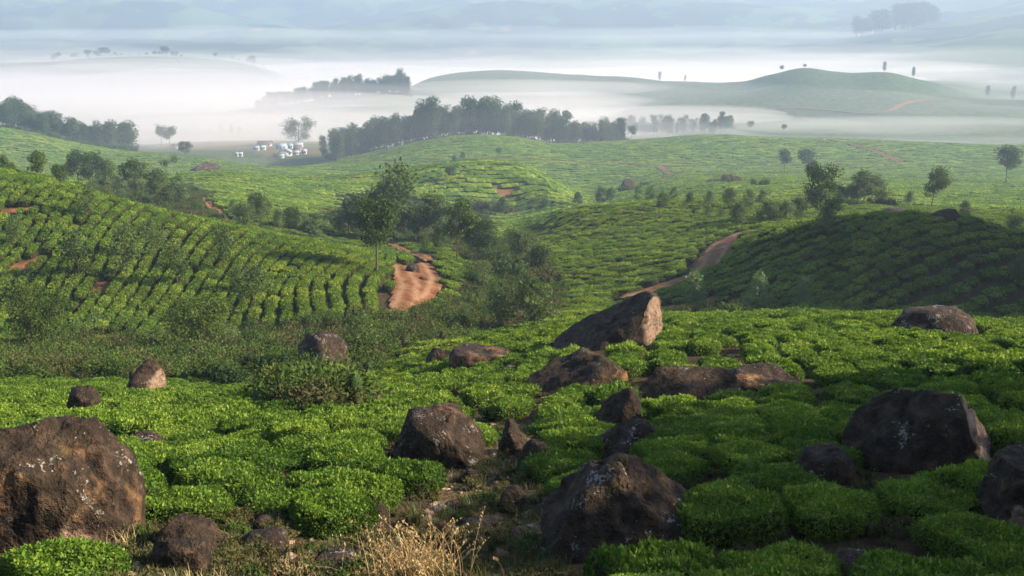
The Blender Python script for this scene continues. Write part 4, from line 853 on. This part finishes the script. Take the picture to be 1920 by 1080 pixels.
for a in [
 ('dark',440,735,110,62,46,'dark mound of brush left of the speckled boulder'),('dark',500,732,120,74,46,'tallest dark mound of brush beside the speckled boulder'),('dark',555,728,90,70,46,'dark brush leaning on the speckled boulder'),
 ('dark',395,728,80,52,46,'dark brush at the left end of the brush row'),('green',820,628,110,46,62,'bluish green shrub below the dirt bend'),('green',780,618,60,34,62,'smaller shrub below the dirt bend'),('green',868,632,80,40,62,'shrub at the low end of the gully'),
 ('green',700,690,60,30,50,'low shrub at the foot of the thin young tree'),('green',905,596,80,44,80,'shrub on the gully floor below the sapling'),('brown',950,600,90,44,80,'brownish shrub low in the gully'),('green',1000,596,80,50,80,'leafy shrub low in the gully right of the brownish one'),
 ('brown',1035,585,60,40,80,'brownish shrub at the gully edge behind the crest trees'),('green',930,560,70,40,95,'dark green shrub in mid gully'),('dark',965,535,90,48,100,'large dark shrub in mid gully'),('brown',1010,540,80,44,100,'rusty shrub at the right of mid gully'),
 ('green',1040,556,50,34,100,'round shrub under the right tea field'),('dark',930,510,70,44,110,'dark shrub at the head of the gully'),('brown',1005,500,70,40,110,'rusty shrub at the head of the gully'),('green',960,488,60,34,120,'green shrub at the very head of the gully'),
 ('dark',880,545,46,30,90,'small dark shrub on the gully bank'),('brown',990,470,60,36,130,'grey-brown shrub above the gully head'),('dark',908,470,50,32,130,'dark shrub under the round dense tree'),('green',880,458,60,30,150,'shrub behind the round dense tree'),
 ('brown',900,398,50,24,230,'reddish shrub at the foot of the striped hill'),('brown',945,404,56,24,220,'dark reddish shrub by the ridge end'),('green',760,430,70,40,190,'shrub in the gully wood'),('dark',800,420,60,40,210,'dark shrub behind the gully wood'),('brown',860,420,60,34,210,'brown shrub behind the gully wood'),
 ('green',1180,362,40,16,230,'shrub around the dome rock'),('dark',1208,352,22,12,240,'small dark shrub right of the dome rock'),('brown',1372,346,76,24,300,'wide reddish shrub mass on the far field'),('green',1430,352,34,22,290,'round green shrub right of the reddish mass'),('brown',1340,346,40,16,300,'low reddish shrub left of the wide mass'),
 ('brown',1660,398,60,30,200,'brownish shrub right of the broad trees'),('green',1595,402,50,24,190,'green shrub before the broad trees'),('green',1340,596,60,30,60,'shrub on the red bank by the track'),('brown',1375,598,50,26,60,'brownish shrub on the red bank'),
 ('green',130,650,80,40,62,'leafy shrub right of the broad dark tree'),('green',20,690,90,44,52,'leafy shrub at the left edge of the thicket'),('dark',320,700,90,46,52,'dark shrub under the many-stemmed tree'),('brown',540,650,90,40,62,'dry flowering shrub above the speckled boulder'),
 ('brown',620,660,60,34,62,'dry shrub right above the speckled boulder'),('green',190,700,70,36,52,'fern-like shrub in the thicket'),('pale',170,625,70,30,75,'bright green shrub above the thicket'),
 ('green',1305,590,44,26,62,'shrub at the foot of the track bank')]: shrub(*a)

# ------------------------------------------------------------------ undergrowth, weeds and grass
def fill(polys, n, lo, hi, d2=False):
    """random ground points inside patches seen in the photograph"""
    out = []
    for poly, a, b in polys:
        q = np.array(poly, float); got = 0; tries = 0
        xs = []; 
        for _ in range(40):
            u = RNG.random(n*3); yy = np.exp(math.log(max(a, lo)) + u*(math.log(min(b, hi)) - math.log(max(a, lo)))); xx = (RNG.random(n*3)*1.5 - 0.75)*yy
            z = height(xx, yy); px, row = project(xx, yy, z); k = in_poly(px, row, poly) & (px > -60) & (px < W + 60) & seen(xx, yy, 1.2); xs.append(np.stack([xx[k], yy[k]], -1)); got += k.sum()
            if got >= n: break
        out.append(np.concatenate(xs)[:n])
    return np.concatenate(out)
def put(name, label, cat, P, meshes, smin, smax, weights=None, zoff=-0.05, clear=True, flat=1.0):
    x, y = P[:, 0], P[:, 1]
    if clear: k = road_clear(x, y, 0.2) & rock_clear(x, y, 0.0); x, y = x[k], y[k]
    n = len(x); a = RNG.random(n)*6.283; s = smin + (smax - smin)*RNG.random(n)**1.5
    rot = euler_from_axes(np.stack([np.cos(a), np.sin(a), np.zeros(n)], -1), unit(normals(x, y) + np.array([0, 0, 1.5])))
    return scatter(name, label, cat, np.stack([x, y, height(x, y) + zoff], -1), rot, np.stack([s, s, s*flat*(0.7 + 0.6*RNG.random(n))], -1), RNG.choice(len(meshes), n, p=weights), meshes)
UW = [shrub_mesh(500+i, 0.5, 0.5, 1000, 0.062, m, 8) for i, m in enumerate([M_SHRUB, M_SHRUB, M_BROWNISH, M_BROWNISH, M_DARK])]
def flowering(seed):
    rng = np.random.default_rng(seed); so = Soup(); n = 30; a = rng.random(n)*6.283; r = np.sqrt(rng.random(n))*0.5
    p = np.stack([np.cos(a)*r, np.sin(a)*r, 0.35 + 0.30*rng.random(n)], -1); v, f = leaf_quads(p, rdir(n, rng)*[1, 1, 0.3], np.tile([0, -0.4, 1.0], (n, 1)), np.full(n, 0.036), np.full(n, 0.032)); so.add(v, f, 0.5); return so.mesh('flowers', M_FLOWER)
FL = [flowering(520), flowering(521)]
hollow, gully_mid, wood, wood2, bank = NO_TEA[4], NO_TEA[5], NO_TEA[6], NO_TEA[7], NO_TEA[8]
Pm = np.concatenate([fill([hollow], 2300, 43, 90), fill([gully_mid], 1500, 58, 190), fill([wood], 1500, 135, 320), fill([wood2], 1800, 133, 300), fill([bank], 160, 58, 92), fill([NO_TEA[3]], 160, 24, 46)])
put('undergrowth', 'tangled green and brown undergrowth filling the hollows and the gully', 'undergrowth', Pm, UW, 0.8, 2.4, [0.3, 0.25, 0.2, 0.12, 0.13])
put('wild_flowers', 'tiny whitish flower heads over the brown thicket weeds', 'flowers', np.concatenate([fill([hollow], 420, 43, 90), fill([NO_TEA[3]], 12, 24, 46)]), FL, 0.7, 1.2)
GT = [grass_mesh(540+i, 26, 0.22, 0.16, 0.006, M_GREENGRASS) for i in range(3)] + [grass_mesh(550+i, 26, 0.26, 0.16, 0.005, M_DRYGRASS, 0.7) for i in range(2)] + [shrub_mesh(560+i, 0.16, 0.18, 260, 0.034, m, 5) for i, m in enumerate([M_BROWNISH, M_SHRUB])]
fg = [NO_TEA[0], NO_TEA[1], NO_TEA[3]]
put('gully_grass', 'short brown and green grass and weeds on the stony gully floor', 'grass', np.concatenate([fill([NO_TEA[0]], 1200, 7.0, 27), fill([NO_TEA[1]], 300, 7.0, 14), fill([NO_TEA[3]], 900, 24, 46)]), GT, 0.4, 1.05, [0.16, 0.12, 0.10, 0.04, 0.03, 0.42, 0.13], 0.0)
def pebble(seed):
    rng = np.random.default_rng(seed); bm = bmesh.new(); bmesh.ops.create_icosphere(bm, subdivisions=2, radius=0.07); v = np.array([q.co[:] for q in bm.verts]); f = np.array([[q.index for q in c.verts] for c in bm.faces]); bm.free()
    v = v*(1 + 0.25*rng.normal(size=(len(v), 1)))*np.array([1.3, 0.9, 0.6]); m = mesh_from('pebble', v, f, M_ROCK); fattr(m, 'pale_sunlit', np.full(len(v), 0.7)); return m
put('gravel', 'loose brown and pinkish gravel on the gully floor', 'gravel', np.concatenate([fill([NO_TEA[0]], 900, 7.0, 27), fill([NO_TEA[1]], 150, 7.0, 14)]), [pebble(580 + i) for i in range(4)], 0.3, 1.5, None, 0.0)
gl = fill([([(-100,1095),(2000,1095),(1920,640),(1100,640),(800,700),(0,740)], 8, 45)], 2600, 8, 40)
put('weeds_between_bushes', 'low weeds and litter in the gaps between the tea bushes', 'weeds', gl, [GT[0], GT[5], GT[5]], 0.5, 1.0, None, 0.0)
gp = []
for px0, px1, d0, d1 in ((615, 1180, 688, 725), (-40, 255, 655, 720), (590, 775, 1150, 1185)):
    for _ in range(230):
        q = place(px0 + (px1 - px0)*RNG.random(), d0 + (d1 - d0)*RNG.random()); gp.append(q[:2])
put('grove_undergrowth', 'dim undergrowth at the feet of the distant groves', 'undergrowth', np.array(gp), UW[:2] + UW[4:], 3.0, 6.5, None, -0.3, False)
# golden grass, and two smaller dry tufts
def tuft(px, row, s, mesh, label):
    x, y, z = at(px, row, 4.0); o = link(bpy.data.objects.new('grass_tuft', mesh)); o.location = (x, y, z - 0.02); o.scale = (s, s, s); return tag(o, label, 'grass')
GOLD = grass_mesh(570, 200, 0.60, 0.42, 0.0045, M_DRYGRASS, 0.75, True)
tuft(778, 1092, 1.25, GOLD, 'tall golden dry grass clump with drooping seed heads')
tuft(545, 1088, 0.55, grass_mesh(571, 60, 0.5, 0.25, 0.004, M_DRYGRASS, 0.4, True), 'small dry grass tuft left of the golden clump')
tuft(655, 1070, 0.6, grass_mesh(572, 70, 0.5, 0.3, 0.006, M_GREENGRASS, 0.6), 'small bluish green grass tuft beside the golden clump')
tuft(1075, 1010, 0.5, grass_mesh(573, 60, 0.4, 0.3, 0.004, M_DRYGRASS, 0.6), 'dry grass tuft on the flank of the big dome boulder')
for k, (px, row, s, lab) in enumerate([(735,609,12,'white stone at the top of the dry stream'),(746,619,11,'white stone below the top of the dry stream'),(741,633,13,'white stone in the middle of the dry stream'),(753,648,10,'white stone near the foot of the dry stream'),(727,602,9,'white stone at the end of the dirt track')]):
    rock(lab, px - s/2, px + s/2, row, row - s*0.7, 0.8, [], 140 + k, 3, 2.4, 1.0, 1.6, dmin=58, name='stone', rough=0.07)

# ------------------------------------------------------------------ the village
def plain(name, c, rough=0.8):
    t = NT(name); n = t.noise(t.n('ShaderNodeNewGeometry').outputs['Position'], 0.8, 4, 0.6)
    return t.done(t.bsdf(t.mix(t.math('MULTIPLY', n, 0.5), c, tuple(q*0.7 for q in c)), rough))
M_WALLW = plain('white_wall', (0.38, 0.38, 0.37)); M_WALLC = plain('cream_wall', (0.42, 0.36, 0.28)); M_TIN = plain('tin_roof', (0.28, 0.36, 0.42), 0.6); M_TILE = plain('brown_roof', (0.16, 0.10, 0.08)); M_WHITEROOF = plain('white_roof', (0.28, 0.31, 0.34), 0.8)
M_DOOR = plain('door_paint', (0.10, 0.14, 0.18)); M_PANE = plain('window_pane', (0.05, 0.06, 0.07), 0.2); M_POLE = plain('pole', (0.20, 0.18, 0.16))
def bx(lo, hi):
    (a, b, c), (d, e, f) = lo, hi
    return np.array([(a,b,c),(d,b,c),(d,e,c),(a,e,c),(a,b,f),(d,b,f),(d,e,f),(a,e,f)], float), np.array([(0,3,2,1),(4,5,6,7),(0,1,5,4),(1,2,6,5),(2,3,7,6),(3,0,4,7)])
def house(pxl, pxr, row, wall_h, roof_h, label, wall, roof, yaw=0.0, dep=0.7, dmin=640, gable_front=False):
    x, y, z = at((pxl+pxr)/2, row, dmin); w = (pxr-pxl)*(y*CP - z*SP)/F; d = w*dep
    r = link(bpy.data.objects.new('house', None)); r.location = (x, y, z - 0.3); r.rotation_euler = (0, 0, yaw)
    link(bpy.data.objects.new('wall', mesh_from('wall', *bx((-w/2, -d/2, -1.5), (w/2, d/2, wall_h)), wall)), r)
    o = 0.35; t = 0.15
    if gable_front:
        g = np.array([(-w/2, -d/2, wall_h), (w/2, -d/2, wall_h), (0, -d/2, wall_h+roof_h-0.2), (-w/2, d/2, wall_h), (w/2, d/2, wall_h), (0, d/2, wall_h+roof_h-0.2)])
        link(bpy.data.objects.new('gable', mesh_from('gable', g, [(0, 1, 2), (5, 4, 3)], wall)), r)
        v = np.array([(sx*q, sy*(d/2+o), zz + k*t) for k in (0, 1) for sy in (-1, 1) for sx, q, zz in ((-1, w/2+o, wall_h-0.1), (1, 0.0, wall_h+roof_h), (1, w/2+o, wall_h-0.1))])
    else:
        v = np.array([(sx*(w/2+o), q, zz + k*t) for k in (0, 1) for sx in (-1, 1) for q, zz in ((-d/2-o, wall_h-0.1), (0.0, wall_h+roof_h), (d/2+o, wall_h-0.1))])
    f = [(0,1,4,3),(1,2,5,4),(6,9,10,7),(7,10,11,8),(0,6,7,1),(1,7,8,2),(3,4,10,9),(4,5,11,10),(0,3,9,6),(2,8,11,5)]
    link(bpy.data.objects.new('roof', mesh_from('roof', v, f, roof)), r)
    link(bpy.data.objects.new('door', mesh_from('door', *bx((-0.5, -d/2-0.04, 0.0), (0.5, -d/2+0.05, min(2.0, wall_h-0.2))), M_DOOR)), r)
    for q in (-0.32, 0.32):
        wo = link(bpy.data.objects.new('window', mesh_from('window', *bx((q*w-0.55, -d/2-0.03, 1.0), (q*w+0.55, -d/2+0.05, min(2.0, wall_h-0.25))), M_PANE)), r)
    return tag(r, label, 'house')
for a in [(523,548,291,2.4,2.6,'white gabled house nearest in the village',M_WALLW,M_WHITEROOF,0.15,0.8,640,True),(519,538,279,2.4,1.6,'long white house with bluish tin roof in the village',M_WALLW,M_TIN,-0.1,0.6),(540,549,278,2.2,1.4,'small white house right of the long one',M_WALLW,M_WHITEROOF),
          (550,568,277,2.6,1.4,'cream house with flat pale roof in the village',M_WALLC,M_WHITEROOF,0.1,0.6),(566,575,289,2.4,1.2,'little white house at the right end of the village',M_WALLW,M_TIN),(550,561,290,1.9,1.0,'low white shed beside the gabled house',M_WALLW,M_TIN),(522,533,296,1.6,0.9,'low pale shed in front of the gabled house',M_WALLW,M_WHITEROOF),
          (476,486,282,2.2,1.1,'small white house at the left of the village',M_WALLW,M_WHITEROOF),(487,498,281,2.2,1.2,'grey-roofed house at the left of the village',M_WALLC,M_TIN),(441,447,293,2.0,1.0,'tiny white house below the village, left of two',M_WALLW,M_WHITEROOF),(448,455,293,2.0,1.0,'tiny white house below the village, right of two',M_WALLW,M_TIN),
          (324,333,279,2.6,1.3,'pale house beside the round misty tree',M_WALLW,M_TILE),(484,510,274,2.2,2.0,'long brown-roofed house behind the village',M_WALLC,M_TILE,0.05,0.5),(552,566,284,2.2,1.6,'dark-roofed house in the middle of the village',M_WALLC,M_TILE,-0.2,0.7)]: house(*a)
x, y, z = at(497, 291, 640); pr = link(bpy.data.objects.new('utility_pole', None)); pr.location = (x, y, z - 0.3)
link(bpy.data.objects.new('post', mesh_from('post', *tube([(0,0,-0.5),(0,0,3.0),(0,0,6.0)], [0.13, 0.11, 0.08], 6), M_POLE)), pr); link(bpy.data.objects.new('crossarm', mesh_from('crossarm', *bx((-0.8,-0.06,5.4), (0.8,0.06,5.55)), M_POLE)), pr)
tag(pr, 'thin utility pole in the bare field of the village', 'pole')
# trees added out of view on the right, to throw shade across the near corner
for k, (x, y, h) in enumerate([(16.0, 12.6, 7.0), (19.5, 17.0, 7.6), (23.0, 21.5, 8.2), (15.5, 9.0, 6.8)]):
    tree_at('dense', x, y, h, 'tree added out of view on the right for its shade, number %s from the front' % ['two', 'three', 'four', 'one'][k], 'trees added out of view for their shade', 1.0)
# ------------------------------------------------------------------ haze and the mist in the valley
def volume_mat(name, color, density, aniso):
    m = bpy.data.materials.new(name); m.use_nodes = True; t = m.node_tree; t.nodes.clear()
    o = t.nodes.new('ShaderNodeOutputMaterial'); v = t.nodes.new('ShaderNodeVolumePrincipled')
    v.inputs['Color'].default_value = (*color, 1); v.inputs['Density'].default_value = density; v.inputs['Anisotropy'].default_value = aniso
    t.links.new(v.outputs[0], o.inputs['Volume']); return m
def box(name, lo, hi, mat):
    (a, b, c), (d, e, f) = lo, hi
    v = [(a,b,c),(d,b,c),(d,e,c),(a,e,c),(a,b,f),(d,b,f),(d,e,f),(a,e,f)]
    q = [(0,3,2,1),(4,5,6,7),(0,1,5,4),(1,2,6,5),(2,3,7,6),(3,0,4,7)]
    return link(bpy.data.objects.new(name, mesh_from(name, v, q, mat)))
zmin, zmax = float(gz.min()), float(gz.max())
hz = box('haze', (gx.min()-50, -300, zmin - 1.5), (gx.max()+50, 7600, zmax + 12), volume_mat('haze', (0.54, 0.69, 0.90), 0.00030, 0.2))
tag(hz, 'pale bluish morning haze filling the whole valley', 'haze', kind='stuff')
def mist(z_top, wob, density, y0, y1, k, label, z_bot=-185.0):
    nx, ny = 90, 90
    xs = np.linspace(-1, 1, nx); ys = np.exp(np.linspace(math.log(y0), math.log(y1), ny))
    X = xs[None, :] * 1.2 * ys[:, None]; Y = np.repeat(ys[:, None], nx, 1)
    Z = z_top + wob * 2 * fbm(X / 240.0, Y / 150.0, 4, k)
    Z = Z - 11 * np.clip((X/Y - 0.05) / 0.2, 0, 1) * np.clip((1420 - Y) / 120, 0, 1)      # the mist lies lower against the right-hand hill
    top = np.stack([X, Y, Z], -1).reshape(-1, 3); bot = top.copy(); bot[:, 2] = z_bot
    i = np.arange(ny - 1)[:, None] * nx + np.arange(nx - 1)[None, :]
    ft = np.stack([i, i + 1, i + 1 + nx, i + nx], -1).reshape(-1, 4); N = nx * ny
    edge = [list(range(nx)), [r * nx + nx - 1 for r in range(ny)], list(range(N - 1, N - nx - 1, -1)), [r * nx for r in range(ny - 1, -1, -1)]]
    side = []
    for e in edge:
        for a, b in zip(e[:-1], e[1:]): side.append((b, a, a + N, b + N))
    f = np.concatenate([ft, ft[:, ::-1] + N, np.array(side)])
    o = link(bpy.data.objects.new('mist', mesh_from('mist', np.concatenate([top, bot]), f, volume_mat('mist', (0.985, 0.93, 0.91), density, 0.2))))
    return tag(o, label, 'mist', kind='stuff')
mist(-106, 7, 0.009, 800, 1800, 1, 'dense white morning mist lying low in the valley')
mist(-95, 10, 0.0020, 770, 1880, 3, 'thin white mist drifting over the dense mist')
mist(-72, 12, 0.0009, 640, 1960, 4, 'faint veil of mist rising off the valley')
mist(-64, 9, 0.0007, 2150, 2700, 2, 'thin streak of mist along the foot of the mountain', -86.0)
# loose wisps
def wisp(px, d, z, rx, ry, rz, density, label):
    bm = bmesh.new(); bmesh.ops.create_icosphere(bm, subdivisions=3, radius=1.0); v = np.array([q.co[:] for q in bm.verts]); f = np.array([[q.index for q in c.verts] for c in bm.faces]); bm.free()
    v = v*np.array([rx, ry, rz])*(1 + 0.45*fbm(v[:, 0]*1.7 + px, v[:, 1]*1.7 + d, 3, 2))[:, None]; x = (px - 960.0)/F*d
    o = link(bpy.data.objects.new('mist', mesh_from('mist', v, f, volume_mat('wisp', (0.985, 0.93, 0.91), density, 0.2), True))); o.location = (x, d, z); return tag(o, label, 'mist', kind='stuff')
wisp(1260, 960, -99, 120, 60, 7, 0.006, 'wisp of mist before the drowned grove')
wisp(1700, 870, -100, 150, 40, 7, 0.005, 'wisp of mist along the foot of the misty hill')
wisp(1000, 1180, -92, 150, 60, 8, 0.004, 'wisp of mist below the long misty hill')
wisp(620, 1090, -98, 120, 40, 7, 0.005, 'wisp of mist across the wooded spur')
wisp(420, 900, -99, 90, 50, 6, 0.005, 'wisp of mist behind the village')
wisp(250, 1000, -94, 160, 70, 8, 0.004, 'wisp of mist behind the left wood')
wisp(1550, 1480, -88, 220, 70, 10, 0.003, 'wisp of mist behind the misty summit')
wisp(400, 1600, -92, 260, 80, 9, 0.003, 'wisp of mist below the far left ridge')
print('built in %.1f s' % (time.time() - T0))
